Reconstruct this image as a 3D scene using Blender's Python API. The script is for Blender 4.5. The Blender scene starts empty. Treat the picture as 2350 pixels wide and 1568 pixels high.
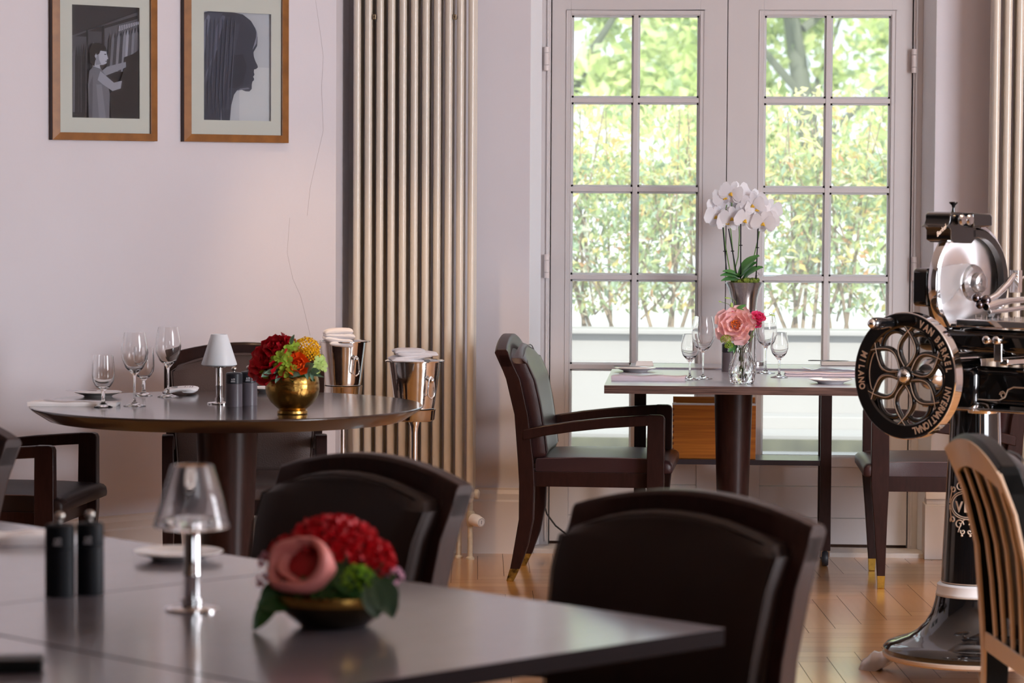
import bpy, bmesh, math, random
from math import sin, cos, pi, radians, sqrt
from mathutils import Vector, Matrix, Euler

# ------------------------------------------------------------------ camera
IMW, IMH, FPX, EYE = 2350.0, 1568.0, 6854.0, 1.465
YAW, ROLL = radians(3.6), radians(0.31)
PITCH = math.atan((784 - 415) / FPX)
SC = bpy.context.scene
_f = Vector((-sin(YAW) * cos(PITCH), cos(YAW) * cos(PITCH), -sin(PITCH)))
_r0 = Vector((cos(YAW), sin(YAW), 0)); _u0 = _r0.cross(_f)
_r = _r0 * cos(ROLL) + _u0 * sin(ROLL); _u = -_r0 * sin(ROLL) + _u0 * cos(ROLL)
CAMLOC = Vector((0, 0, EYE))
cd = bpy.data.cameras.new('camera'); cam = bpy.data.objects.new('camera', cd)
SC.collection.objects.link(cam)
cam.matrix_world = Matrix(((_r.x, _u.x, -_f.x, 0), (_r.y, _u.y, -_f.y, 0), (_r.z, _u.z, -_f.z, EYE), (0, 0, 0, 1)))
cd.sensor_fit = 'HORIZONTAL'; cd.sensor_width = 36.0; cd.lens = 36.0 * FPX / IMW
cd.clip_start = 0.1; cd.clip_end = 400
cd.dof.use_dof = True; cd.dof.focus_distance = 10.6; cd.dof.aperture_fstop = 5.8
SC.camera = cam

# ------------------------------------------------------------------ view, world, lights
SC.view_settings.view_transform = 'Standard'; SC.view_settings.look = 'None'
SC.view_settings.gamma = 1.0; SC.view_settings.exposure = 0.0; SC.view_settings.use_curve_mapping = False
try:
    SC.cycles.use_denoising = True
    SC.cycles.max_bounces = 12; SC.cycles.transmission_bounces = 12; SC.cycles.transparent_max_bounces = 16
    SC.cycles.glossy_bounces = 5; SC.cycles.diffuse_bounces = 4
    SC.cycles.caustics_reflective = False; SC.cycles.caustics_refractive = False
    SC.cycles.sample_clamp_indirect = 6.0
except Exception: pass
W = bpy.data.worlds.new('sky'); SC.world = W; W.use_nodes = True
bg = W.node_tree.nodes['Background']; bg.inputs[0].default_value = (0.84, 0.92, 1.0, 1); bg.inputs[1].default_value = 1.9

def lamp(name, kind, loc, target=None, power=10, color=(1, 1, 1), sx=1, sy=1, angle=None):
    d = bpy.data.lights.new(name, kind); o = bpy.data.objects.new(name, d); SC.collection.objects.link(o)
    o.location = loc; d.energy = power; d.color = color
    if kind == 'AREA': d.shape = 'RECTANGLE'; d.size = sx; d.size_y = sy
    if angle is not None: d.angle = angle
    if target is not None:
        o.rotation_euler = (Vector(target) - Vector(loc)).to_track_quat('-Z', 'Y').to_euler()
    return o
lamp('sun', 'SUN', (3, 0, 12), (1.2, 16, 0), 5.6, (1.0, 0.95, 0.86), angle=radians(3))
COOL, WARM = (0.90, 0.93, 1.0), (1.0, 0.66, 0.38)
lamp('unseen_area_light', 'AREA', (4.35, 6.2, 1.8), (-1.6, 10.6, 1.0), 400, COOL, 2.6, 2.3)  # daylight of the unseen window on the right
lamp('unseen_area_light', 'AREA', (3.9, -2.2, 1.9), (-0.8, 9.0, 1.0), 80, COOL, 2.4, 2.0)  # added fill from behind at right; no window stands there
for (cx, cy), (tx, ty, tz), pw, ang in (((-1.9, 7.6), (-1.9, 8.2, 0), 40, 60), ((-1.4, 9.9), (-0.9, 11.6, -0.5), 105, 40), ((0.5, 9.9), (0.6, 11.6, -0.5), 105, 40), ((1.2, 8.6), (1.2, 9.4, 0), 60, 60), ((0.6, 5.2), (0.9, 6.6, 0.4), 55, 45)):
    d = lamp('ceiling_spot', 'SPOT', (cx, cy, 3.1), (tx, ty, tz), pw, WARM)
    d.data.spot_size = radians(ang); d.data.spot_blend = 0.7; d.data.shadow_soft_size = 0.05

# ------------------------------------------------------------------ pixel helpers (pixel of the 2350x1568 frame -> point in the room)
def ray(x, y): return _r * ((x - 1175) / FPX) - _u * ((y - 784) / FPX) + _f
def atY(x, y, Y): d = ray(x, y); return CAMLOC + d * (Y / d.y)
def atZ(x, y, z): d = ray(x, y); return CAMLOC + d * ((z - EYE) / d.z)
def onplane(x, y, p, n):
    d = ray(x, y); p = Vector(p); n = Vector(n); return CAMLOC + d * ((p - CAMLOC).dot(n) / d.dot(n))
def XP(x, Y): return atY(x, 415, Y).x

# ------------------------------------------------------------------ materials
def lin(c): return tuple(((v / 255) / 12.92 if v / 255 <= 0.04045 else ((v / 255 + 0.055) / 1.055) ** 2.4) for v in c)
def rgb(r, g, b): return lin((r, g, b))
_m = {}
def mat(name, col, rough=0.5, metal=0.0, noise=0.0, nscale=20, bump=0.0, bscale=200, trans=0.0, ior=1.45, coat=0.0, spec=0.5, sub=0.0, stretch=None, col2=None, emis=None, estr=0, alpha=1, crough=0.06):
    if name in _m: return _m[name]
    m = bpy.data.materials.new(name); m.use_nodes = True; nt = m.node_tree; b = nt.nodes['Principled BSDF']
    b.inputs['Base Color'].default_value = (*col, 1); b.inputs['Roughness'].default_value = rough
    b.inputs['Metallic'].default_value = metal; b.inputs['IOR'].default_value = ior
    b.inputs['Transmission Weight'].default_value = trans; b.inputs['Coat Weight'].default_value = coat
    b.inputs['Specular IOR Level'].default_value = spec; b.inputs['Coat Roughness'].default_value = crough
    if emis: b.inputs['Emission Color'].default_value = (*emis, 1); b.inputs['Emission Strength'].default_value = estr
    if noise or bump or col2:
        tc = nt.nodes.new('ShaderNodeTexCoord'); mp = nt.nodes.new('ShaderNodeMapping')
        nt.links.new(tc.outputs['Object'], mp.inputs[0])
        if stretch: mp.inputs['Scale'].default_value = stretch
    if noise or col2:
        n = nt.nodes.new('ShaderNodeTexNoise'); n.inputs['Scale'].default_value = nscale; n.inputs['Detail'].default_value = 6
        nt.links.new(mp.outputs[0], n.inputs['Vector'])
        r = nt.nodes.new('ShaderNodeValToRGB'); r.color_ramp.elements[0].position = 0.3; r.color_ramp.elements[1].position = 0.7
        c2 = col2 if col2 else tuple(v * (1 - noise) for v in col)
        r.color_ramp.elements[0].color = (*c2, 1); r.color_ramp.elements[1].color = (*col, 1)
        nt.links.new(n.outputs['Fac'], r.inputs[0]); nt.links.new(r.outputs[0], b.inputs['Base Color'])
    if bump:
        n2 = nt.nodes.new('ShaderNodeTexNoise'); n2.inputs['Scale'].default_value = bscale; n2.inputs['Detail'].default_value = 4
        nt.links.new(mp.outputs[0], n2.inputs['Vector'])
        bp = nt.nodes.new('ShaderNodeBump'); bp.inputs['Strength'].default_value = bump; bp.inputs['Distance'].default_value = 0.004
        nt.links.new(n2.outputs['Fac'], bp.inputs['Height']); nt.links.new(bp.outputs[0], b.inputs['Normal'])
    _m[name] = m; return m
def leafmat(name, col, tr=0.5, rough=0.5):
    if name in _m: return _m[name]
    m = bpy.data.materials.new(name); m.use_nodes = True; nt = m.node_tree; b = nt.nodes['Principled BSDF']
    b.inputs['Base Color'].default_value = (*col, 1); b.inputs['Roughness'].default_value = rough
    t = nt.nodes.new('ShaderNodeBsdfTranslucent'); t.inputs[0].default_value = (*col, 1)
    mx = nt.nodes.new('ShaderNodeMixShader'); mx.inputs[0].default_value = tr
    nt.links.new(b.outputs[0], mx.inputs[1]); nt.links.new(t.outputs[0], mx.inputs[2])
    nt.links.new(mx.outputs[0], nt.nodes['Material Output'].inputs[0]); _m[name] = m; return m
def attrmat(name, rough=0.5, tr=0.0, attr='tint', noise=False):
    if name in _m: return _m[name]
    m = bpy.data.materials.new(name); m.use_nodes = True; nt = m.node_tree; b = nt.nodes['Principled BSDF']
    a = nt.nodes.new('ShaderNodeAttribute'); a.attribute_name = attr; b.inputs['Roughness'].default_value = rough
    nt.links.new(a.outputs['Color'], b.inputs['Base Color'])
    if tr:
        t = nt.nodes.new('ShaderNodeBsdfTranslucent'); nt.links.new(a.outputs['Color'], t.inputs[0])
        mx = nt.nodes.new('ShaderNodeMixShader'); mx.inputs[0].default_value = tr
        nt.links.new(b.outputs[0], mx.inputs[1]); nt.links.new(t.outputs[0], mx.inputs[2])
        nt.links.new(mx.outputs[0], nt.nodes['Material Output'].inputs[0])
    _m[name] = m; return m
def glasspane():
    m = bpy.data.materials.new('window glass'); m.use_nodes = True; nt = m.node_tree
    nt.nodes.remove(nt.nodes['Principled BSDF'])
    tr = nt.nodes.new('ShaderNodeBsdfTransparent'); tr.inputs[0].default_value = (0.97, 0.985, 0.98, 1)
    gl = nt.nodes.new('ShaderNodeBsdfGlossy'); gl.inputs['Roughness'].default_value = 0.01
    df = nt.nodes.new('ShaderNodeBsdfTranslucent'); df.inputs[0].default_value = (1, 1, 1, 1); m0 = nt.nodes.new('ShaderNodeMixShader'); m0.inputs[0].default_value = 0.09; nt.links.new(tr.outputs[0], m0.inputs[1]); nt.links.new(df.outputs[0], m0.inputs[2])  # white translucent share lays a bright haze over the glass
    fr = nt.nodes.new('ShaderNodeFresnel'); fr.inputs[0].default_value = 1.3
    mx = nt.nodes.new('ShaderNodeMixShader')
    nt.links.new(fr.outputs[0], mx.inputs[0]); nt.links.new(m0.outputs[0], mx.inputs[1]); nt.links.new(gl.outputs[0], mx.inputs[2])
    nt.links.new(mx.outputs[0], nt.nodes['Material Output'].inputs[0]); return m

M = dict(
    wall=mat('wall paint', rgb(226, 222, 229), 0.7, noise=0.03, nscale=2.5, bump=0.05, bscale=60),
    trim=mat('cream trim paint', rgb(226, 214, 206), 0.42, noise=0.03, nscale=4),
    door=mat('door paint', rgb(214, 209, 210), 0.4, noise=0.03, nscale=5),
    bead=mat('white enamel', rgb(238, 238, 240), 0.4), bead2=leafmat('glowing glazing bead', rgb(250, 250, 250), 0.45),  # bead2 is made translucent so the beads glow with outside light
    ceil=mat('ceiling paint', rgb(235, 230, 225), 0.8),
    rad=mat('radiator enamel', rgb(226, 216, 202), 0.25, coat=0.3),
    glass=glasspane(),
    hinge=mat('hinge paint', rgb(225, 215, 214), 0.3),
    wood=mat('dark wenge wood', rgb(50, 27, 24), 0.36, noise=0.4, nscale=30, stretch=(3, 3, 0.6), coat=0.02, spec=0.28),
    woodtop=mat('dark table laminate', rgb(122, 114, 122), 0.3, noise=0.2, nscale=14, stretch=(8, 1, 1), spec=0.5, coat=1.0, crough=0.13),
    woodtop2=mat('round table veneer', rgb(44, 30, 28), 0.3, noise=0.3, nscale=16, stretch=(1, 8, 1), spec=0.5, coat=1.0, crough=0.13),
    woodedge=mat('striped wood edge', rgb(118, 92, 84), 0.5, nscale=14, stretch=(0.6, 0.6, 22), col2=rgb(58, 38, 36)),
    leather=mat('brown leather', rgb(42, 29, 27), 0.45, spec=0.3, bump=0.15, bscale=500, noise=0.15, nscale=9),
    leather2=mat('aubergine leather', rgb(58, 34, 36), 0.33, bump=0.2, bscale=500, noise=0.15, nscale=9),
    brass=mat('worn brass', rgb(200, 158, 70), 0.32, 0.9, noise=0.3, nscale=60),
    brassworn=mat('flaking brass', rgb(205, 165, 80), 0.35, 0.8, nscale=45, col2=rgb(35, 22, 18)),
    chrome=mat('chrome', (0.86, 0.86, 0.87), 0.06, 1.0),
    silver=mat('brushed silver', (0.62, 0.6, 0.6), 0.2, 1.0, noise=0.3, nscale=60, stretch=(6, 6, 0.3)),
    steel=mat('cutlery steel', (0.7, 0.7, 0.72), 0.16, 1.0),
    bucket=mat('polished bucket steel', (0.8, 0.79, 0.77), 0.1, 1.0, bump=0.08, bscale=40, noise=0.12, nscale=30),
    gold=mat('hammered gold', rgb(190, 150, 80), 0.27, 1.0, noise=0.5, nscale=18, bump=0.6, bscale=45),
    black=mat('black gloss enamel', (0.006, 0.006, 0.007), 0.08, coat=1.0),
    blackm=mat('matt black', (0.006, 0.006, 0.006), 0.4, spec=0.2),
    ivory=mat('ivory paint', rgb(226, 206, 188), 0.35),
    white=mat('white porcelain', rgb(238, 234, 232), 0.15, coat=0.5),
    linen=mat('white linen', rgb(252, 249, 252), 0.85, bump=0.1, bscale=900),
    linenp=mat('lilac grey linen', rgb(214, 202, 212), 0.85, bump=0.1, bscale=900),
    crystal=mat('clear glass', (1, 1, 1), 0.0, trans=1.0, ior=1.46),
    frost=leafmat('frosted glass', rgb(246, 250, 255), 0.25, 0.35),
    mill=mat('grey mill body', rgb(98, 92, 100), 0.35, noise=0.1), millcap=mat('dark mill cap', rgb(40, 42, 50), 0.35),
    millb=mat('black mill body', rgb(14, 16, 22), 0.55, spec=0.25), knob=mat('brushed steel knob', (0.6, 0.57, 0.53), 0.3, 1.0),
    mark=mat('pale print', rgb(190, 190, 195), 0.5),
    orangewood=mat('pine box wood', rgb(206, 122, 40), 0.4, nscale=7, stretch=(0.5, 0.5, 16), col2=rgb(160, 84, 20)),
    frame=mat('walnut picture frame', rgb(158, 104, 50), 0.35, noise=0.35, nscale=18, stretch=(1, 1, 1)),
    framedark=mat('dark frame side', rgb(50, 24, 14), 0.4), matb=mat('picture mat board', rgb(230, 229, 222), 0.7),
    rubber=mat('dark rubber', (0.02, 0.02, 0.025), 0.5),
    paving=mat('pale paving', rgb(174, 173, 172), 0.8, noise=0.12, nscale=1.5),
    planter=mat('white rendered planter', rgb(171, 169, 167), 0.7, noise=0.04, nscale=2),
    moss=mat('mossy joint', rgb(120, 118, 90), 0.9, noise=0.5, nscale=8), soil=mat('soil', rgb(120, 100, 80), 0.9),
    bark=mat('bark', rgb(165, 148, 128), 0.8, noise=0.3, nscale=20),
    stem=mat('green stem', rgb(96, 140, 62), 0.5), leafg=leafmat('deep green leaf', rgb(96, 156, 90), 0.25, 0.35),
    leafd=leafmat('dark green leaf', rgb(44, 86, 36), 0.2, 0.4), leafe=leafmat('eucalyptus leaf', rgb(110, 150, 130), 0.2, 0.45),
    red=leafmat('crimson petal', rgb(186, 10, 34), 0.2), redf=leafmat('scarlet petal', rgb(200, 8, 30), 0.2), orange=leafmat('orange petal', rgb(248, 96, 24), 0.25),
    yellow=leafmat('mustard bloom', rgb(252, 204, 34), 0.2), lime=leafmat('lime petal', rgb(168, 208, 70), 0.35),
    palegreen=leafmat('pale green petal', rgb(190, 222, 130), 0.35), pink=leafmat('pink petal', rgb(255, 216, 218), 0.3),
    rosepink=leafmat('salmon pink petal', rgb(246, 158, 152), 0.25), pale=leafmat('pale pink petal', rgb(240, 190, 215), 0.35),
    magenta=leafmat('magenta petal', rgb(224, 60, 120), 0.3), orchid=leafmat('white orchid petal', rgb(250, 248, 252), 0.35),
    stamen=mat('orange stamen', rgb(220, 110, 20), 0.6), peach=leafmat('peach petal', rgb(240, 160, 90), 0.3), lip=mat('yellow orchid lip', rgb(225, 180, 60), 0.6),
    mossg=mat('green moss', rgb(130, 150, 60), 0.9, noise=0.5, nscale=80),
    tan=mat('tan chair back', rgb(240, 216, 192), 0.35, noise=0.08, nscale=10, coat=0.4),  # light tan for the rear faces of the corner chair
    water=mat('water', (1, 1, 1), 0.0, trans=1.0, ior=1.33),
)

# ------------------------------------------------------------------ mesh helpers
class MB:
    def __init__(s): s.v = []; s.f = []; s.c = None
    def add(s, vs, fs):
        o = len(s.v); s.v += [Vector(v) for v in vs]; s.f += [tuple(i + o for i in f) for f in fs]; return s
    def box(s, c, d, rot=None):
        c = Vector(c); x, y, z = d[0] / 2, d[1] / 2, d[2] / 2
        vs = [Vector((sx * x, sy * y, sz * z)) for sz in (-1, 1) for sy in (-1, 1) for sx in (-1, 1)]
        if rot is not None: vs = [rot @ v for v in vs]
        return s.add([c + v for v in vs], [(0, 2, 3, 1), (4, 5, 7, 6), (0, 1, 5, 4), (2, 6, 7, 3), (0, 4, 6, 2), (1, 3, 7, 5)])
    def bb(s, x0, x1, y0, y1, z0, z1): return s.box(((x0 + x1) / 2, (y0 + y1) / 2, (z0 + z1) / 2), (abs(x1 - x0), abs(y1 - y0), abs(z1 - z0)))
    def lathe(s, prof, n=32, c=(0, 0, 0), M=None, cap=True):
        # prof: list of (r, z); M: optional 3x3/4x4 applied before c
        c = Vector(c); vs = []; fs = []; k = len(prof)
        for i in range(n):
            a = 2 * pi * i / n
            for r, z in prof:
                p = Vector((r * cos(a), r * sin(a), z)); vs.append(c + (M @ p if M is not None else p))
        for i in range(n):
            j = (i + 1) % n
            for q in range(k - 1): fs.append((i * k + q, j * k + q, j * k + q + 1, i * k + q + 1))
        if cap:
            if prof[0][0] > 1e-5: fs.append(tuple(i * k for i in range(n))[::-1])
            if prof[-1][0] > 1e-5: fs.append(tuple(i * k + k - 1 for i in range(n)))
        return s.add(vs, fs)
    def ring(s, prof, n=40, c=(0, 0, 0), M=None):   # closed profile revolved
        return s.lathe(list(prof) + [prof[0]], n, c, M, cap=False)
    def tube(s, path, r, n=8, closed=False, cap=True, flat=1.0):
        P = [Vector(p) for p in path]; k = len(P); rs = r if isinstance(r, (list, tuple)) else [r] * k
        vs = []; fs = []; prev = None
        for i, p in enumerate(P):
            a = P[(i + 1) % k] if (closed or i < k - 1) else P[i]; b = P[(i - 1) % k] if (closed or i > 0) else P[i]
            t = (a - b).normalized() if (a - b).length > 1e-9 else Vector((0, 0, 1))
            if prev is None: u = t.orthogonal().normalized()
            else:
                u = prev - t * prev.dot(t); u = u.normalized() if u.length > 1e-6 else t.orthogonal().normalized()
            prev = u; w = t.cross(u)
            for j in range(n):
                an = 2 * pi * j / n; vs.append(p + (u * cos(an) + w * sin(an) * flat) * rs[i])
        m = k if closed else k - 1
        for i in range(m):
            i2 = (i + 1) % k
            for j in range(n): fs.append((i * n + j, i * n + (j + 1) % n, i2 * n + (j + 1) % n, i2 * n + j))
        if cap and not closed: fs.append(tuple(range(n))[::-1]); fs.append(tuple((k - 1) * n + j for j in range(n)))
        return s.add(vs, fs)
    def loft(s, secs, cap=True, closed=False):      # secs: list of equal-length point loops
        n = len(secs[0]); vs = [p for q in secs for p in q]; fs = []; k = len(secs)
        for i in range(k if closed else k - 1):
            i2 = (i + 1) % k
            for j in range(n): fs.append((i * n + j, i * n + (j + 1) % n, i2 * n + (j + 1) % n, i2 * n + j))
        if cap and not closed: fs.append(tuple(range(n))[::-1]); fs.append(tuple((k - 1) * n + j for j in range(n)))
        return s.add(vs, fs)
    def prism(s, poly, fn0, fn1):                    # poly 2-D points, fn0/fn1 map to 3-D
        n = len(poly); a = [fn0(*p) for p in poly]; b = [fn1(*p) for p in poly]
        return s.add(a + b, [tuple(range(n))[::-1], tuple(range(n, 2 * n))] + [(i, (i + 1) % n, n + (i + 1) % n, n + i) for i in range(n)])
    def ball(s, c, r, n=12, m=8, sc=(1, 1, 1), rot=None):
        pr = [(r * sin(pi * i / m), -r * cos(pi * i / m)) for i in range(m + 1)]
        vs = []; fs = []; c = Vector(c)
        for i in range(m + 1):
            for j in range(n):
                a = 2 * pi * j / n; p = Vector((pr[i][0] * cos(a) * sc[0], pr[i][0] * sin(a) * sc[1], pr[i][1] * sc[2]))
                vs.append(c + (rot @ p if rot is not None else p))
        for i in range(m):
            for j in range(n): fs.append((i * n + j, i * n + (j + 1) % n, (i + 1) * n + (j + 1) % n, (i + 1) * n + j))
        return s.add(vs, fs)
    def grid(s, fn, nu, nv):                         # open surface
        vs = [fn(i / nu, j / nv) for i in range(nu + 1) for j in range(nv + 1)]
        return s.add(vs, [(i * (nv + 1) + j, (i + 1) * (nv + 1) + j, (i + 1) * (nv + 1) + j + 1, i * (nv + 1) + j + 1) for i in range(nu) for j in range(nv)])
    def build(s, name, m, parent=None, smooth=None, bevel=0, bseg=2, sub=0, solid=0, weld=True, loc=None, tint=None):
        me = bpy.data.meshes.new(name); me.from_pydata([tuple(v) for v in s.v], [], s.f)
        if weld:
            b = bmesh.new(); b.from_mesh(me); bmesh.ops.remove_doubles(b, verts=b.verts, dist=1e-6)
            bmesh.ops.recalc_face_normals(b, faces=b.faces); b.to_mesh(me); b.free()
        me.materials.append(m)
        if smooth is not None:
            me.polygons.foreach_set('use_smooth', [True] * len(me.polygons))
            if smooth < 180: me.set_sharp_from_angle(angle=radians(smooth))
        o = bpy.data.objects.new(name, me); SC.collection.objects.link(o)
        if bevel:
            md = o.modifiers.new('bevel', 'BEVEL'); md.width = bevel; md.segments = bseg; md.limit_method = 'ANGLE'; md.angle_limit = radians(40)
        if solid: md = o.modifiers.new('solid', 'SOLIDIFY'); md.thickness = solid; md.offset = 0
        if sub: md = o.modifiers.new('sub', 'SUBSURF'); md.levels = sub; md.render_levels = sub
        if parent is not None: o.parent = parent
        if loc is not None: o.location = loc
        return o
def tag(o, label, cat, group=None):
    o['label'] = label; o['category'] = cat
    if group: o['group'] = group
    return o
def thing(name, label, cat, loc=(0, 0, 0), rz=0, group=None):
    o = bpy.data.objects.new(name, None); SC.collection.objects.link(o); o.empty_display_size = 0.1
    o.location = loc; o.rotation_euler = (0, 0, rz); return tag(o, label, cat, group)
def struct(o): o['kind'] = 'structure'; return o
def dup(src, label, loc=None, rz=None, group=None):
    def cp(o, par):
        c = o.copy(); SC.collection.objects.link(c); c.parent = par
        for ch in o.children: cp(ch, c)
        return c
    c = cp(src, None); c['label'] = label
    if loc is not None: c.location = loc
    if rz is not None: c.rotation_euler = (0, 0, rz)
    if group: c['group'] = group
    return c
def textmesh(txt, size, m, name, parent=None, place=None, extr=0.0006, bold=0.0, shear=0.0):
    # place: function mapping (x, y, z) local text coords to 3-D
    cu = bpy.data.curves.new('txt', 'FONT'); cu.body = txt; cu.size = size; cu.extrude = extr; cu.offset = bold; cu.shear = shear
    cu.align_x = 'CENTER'; cu.align_y = 'CENTER'; cu.resolution_u = 3
    o = bpy.data.objects.new('txt', cu); SC.collection.objects.link(o)
    dg = bpy.context.evaluated_depsgraph_get(); me = bpy.data.meshes.new_from_object(o.evaluated_get(dg))
    bpy.data.objects.remove(o)
    me.materials.clear(); me.materials.append(m)
    if place:
        for v in me.vertices: v.co = place(*v.co)
    if name is None: return me
    q = bpy.data.objects.new(name, me); SC.collection.objects.link(q); q.parent = parent; return q
def frame3(n, up=(0, 0, 1)):   # rotation whose Z axis is n
    n = Vector(n).normalized(); up = Vector(up)
    x = up.cross(n)
    if x.length < 1e-4: x = Vector((1, 0, 0))
    x.normalize(); y = n.cross(x); return Matrix((x, y, n)).transposed()

# ------------------------------------------------------------------ the room
YW = 11.69           # door wall
YD = 11.85           # door leaf plane
WC = 12.66           # left wall runs along Y = X + WC
XC, YC = -1.382, 11.278
ZC = 3.2
# floor: herringbone of real boards, one mesh
def herringbone():
    w, L = 0.098, 0.588; n = int(round(L / w)); g = 0.0009
    th = radians(4.3); ct, st = cos(th), sin(th); rnd = random.Random(3)
    vs = []; fs = []; uv = []; col = []
    def plank(x0, y0, x1, y1, horiz):
        cx, cy = (x0 + x1) / 2, (y0 + y1) / 2
        X = cx * ct - cy * st; Y = cx * st + cy * ct + 8
        if not (-4.6 < X < 4.6 and -3.8 < Y < 11.98): return
        o = len(vs); q = [(x0 + g, y0 + g), (x1 - g, y0 + g), (x1 - g, y1 - g), (x0 + g, y1 - g)]
        for a, b in q: vs.append((a * ct - b * st, a * st + b * ct + 8, 0.0))
        fs.append((o, o + 1, o + 2, o + 3)); r1, r2 = rnd.random() * 40, rnd.random() * 40; t = rnd.random()
        for a, b in q:
            u, v = ((a - x0), (b - y0)) if horiz else ((b - y0), (a - x0)); uv.append((u + r1, v + r2))
        col.append(t)
    R = 190
    for k in range(-R, R):
        for j in range(-40, 41):
            # staircase herringbone
            bx = k * w + j * 2 * L; by = k * w
            plank(bx, by, bx + L, by + w, True)
            plank(bx + L, by - L + w, bx + L + w, by + w, False)
    me = bpy.data.meshes.new('floor'); me.from_pydata(vs, [], fs)
    ul = me.uv_layers.new(name='UVMap'); 
    for i, l in enumerate(ul.data): l.uv = uv[i]
    at = me.attributes.new('tone', 'FLOAT', 'FACE'); at.data.foreach_set('value', col)
    return me
def floormat():
    m = bpy.data.materials.new('oak parquet'); m.use_nodes = True; nt = m.node_tree; b = nt.nodes['Principled BSDF']; N = nt.nodes.new; Lk = nt.links.new
    uvn = N('ShaderNodeUVMap'); mp = N('ShaderNodeMapping'); mp.inputs['Scale'].default_value = (2, 26, 1); Lk(uvn.outputs[0], mp.inputs[0])
    n = N('ShaderNodeTexNoise'); n.inputs['Scale'].default_value = 1.6; n.inputs['Detail'].default_value = 5; Lk(mp.outputs[0], n.inputs['Vector'])
    a = N('ShaderNodeAttribute'); a.attribute_name = 'tone'
    mx = N('ShaderNodeMath'); mx.operation = 'MULTIPLY_ADD'; mx.inputs[1].default_value = 0.5
    m2 = N('ShaderNodeMath'); m2.operation = 'MULTIPLY'; m2.inputs[1].default_value = 0.5; Lk(a.outputs['Fac'], m2.inputs[0])
    Lk(n.outputs['Fac'], mx.inputs[0]); Lk(m2.outputs[0], mx.inputs[2])
    r = N('ShaderNodeValToRGB'); e = r.color_ramp.elements; e[0].position = 0.15; e[1].position = 0.85
    e[0].color = (*rgb(186, 124, 62), 1); e[1].color = (*rgb(214, 158, 94), 1); Lk(mx.outputs[0], r.inputs[0]); Lk(r.outputs[0], b.inputs['Base Color'])
    b.inputs['Roughness'].default_value = 0.3; b.inputs['Coat Weight'].default_value = 0.9; b.inputs['Coat Roughness'].default_value = 0.16; b.inputs['Coat IOR'].default_value = 1.8
    bp = N('ShaderNodeBump'); bp.inputs['Strength'].default_value = 0.12; bp.inputs['Distance'].default_value = 0.002; Lk(n.outputs['Fac'], bp.inputs['Height']); Lk(bp.outputs[0], b.inputs['Normal'])
    return m
fm = herringbone(); fo = bpy.data.objects.new('floor', fm); SC.collection.objects.link(fo); fm.materials.append(floormat()); struct(fo)
struct(MB().bb(-4.6, 4.6, -3.7, 11.95, -0.1, -0.002).build('floor_base', mat('dark joint', rgb(60, 36, 20), 0.8)))
struct(MB().bb(-4.6, 4.6, -3.7, 12.1, ZC, ZC + 0.2).build('ceiling', M['ceil']))
# door wall, left piece / right piece / above the door (door out of frame at the top)
XJL, XJR = XP(1216, YW), XP(2146, YW)       # wall edges
XFL, XFR = XP(1241, YD - 0.02), XP(2116, YD - 0.02)  # inner ends of the splayed reveals
ZT = 2.3
def wallpiece(name, poly, m='wall'):   # plan polygon extruded to ceiling
    return struct(MB().prism(poly, lambda x, y: Vector((x, y, 0)), lambda x, y: Vector((x, y, ZC))).build(name, M[m]))
M['darkwall'] = mat('dark unseen wall', rgb(70, 52, 42), 0.5, noise=0.3, nscale=8, stretch=(1, 1, .1))  # unseen walls coloured dark to keep sheen off the chairs
wallpiece('wall_back', [(XC - 0.3, YW), (XJL, YW), (XFL, YD - 0.02), (XFL, 12.05), (XC - 0.3, 12.05)])
wallpiece('wall_right', [(XJR, YW), (4.6, YW), (4.6, 12.05), (XFR, 12.05), (XFR, YD - 0.02)])
for nm, xa, xb, s in (('trim_reveal_left', XJL, XFL, 1), ('trim_reveal_right', XJR, XFR, -1)):
    struct(MB().prism([(xa, YW + .001), (xa + s * .002, YW + .001), (xb + s * .002, YD - .02), (xb, YD - .02)], lambda x, y: Vector((x, y, 0.02)), lambda x, y: Vector((x, y, ZT + .1))).build(nm, mat('brightened reveal', rgb(246, 248, 252), .5)))  # added pale liners; daylight on the reveals is put into their colour
struct(MB().bb(XJL, XJR, YW, 12.05, ZT + 0.1, ZC).build('wall_front', M['wall']))
# 45 degree wall with a short return to the door wall
wallpiece('wall_left', [(XC, YC), (XC, YW + 0.05), (XC - 0.35, YW + 0.05), (-4.6, -4.6 + WC + 0.3), (-4.6, -4.6 + WC)])
wallpiece('wall_west', [(-4.6, -4.6 + WC + 0.3), (-4.75, -4.6 + WC + 0.3), (-4.75, -3.7), (-4.6, -3.7)], 'darkwall')
wallpiece('wall_east', [(4.6, 12.05), (4.75, 12.05), (4.75, -3.7), (4.6, -3.7)])
wallpiece('wall_south', [(-4.75, -3.7), (4.75, -3.7), (4.75, -3.85), (-4.75, -3.85)], 'darkwall')
# hairline crack and scuffs on the left wall are thin grooves drawn as dark threads
S2 = sqrt(0.5)
NL = Vector((S2, -S2, 0)); TL = Vector((S2, S2, 0))       # left wall normal (into the room), direction
def onleft(x, y, off=0.0): return onplane(x, y, Vector((XC, YC, 0)) + NL * off, NL)
crk = MB()
pts = [(724, 0), (735, 75), (742, 130), (738, 200), (742, 300), (728, 360), (712, 430), (705, 495), (665, 500), (659, 580), (672, 640), (690, 680), (700, 720), (712, 770)]
for seg in (pts[:8], pts[8:]):
    crk.tube([onleft(x, y, 0.0006) for x, y in seg], 0.0004, 4)
crk.build('trim_crack', mat('plaster crack', rgb(176, 166, 168), 0.9)); struct(bpy.data.objects['trim_crack'])
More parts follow.
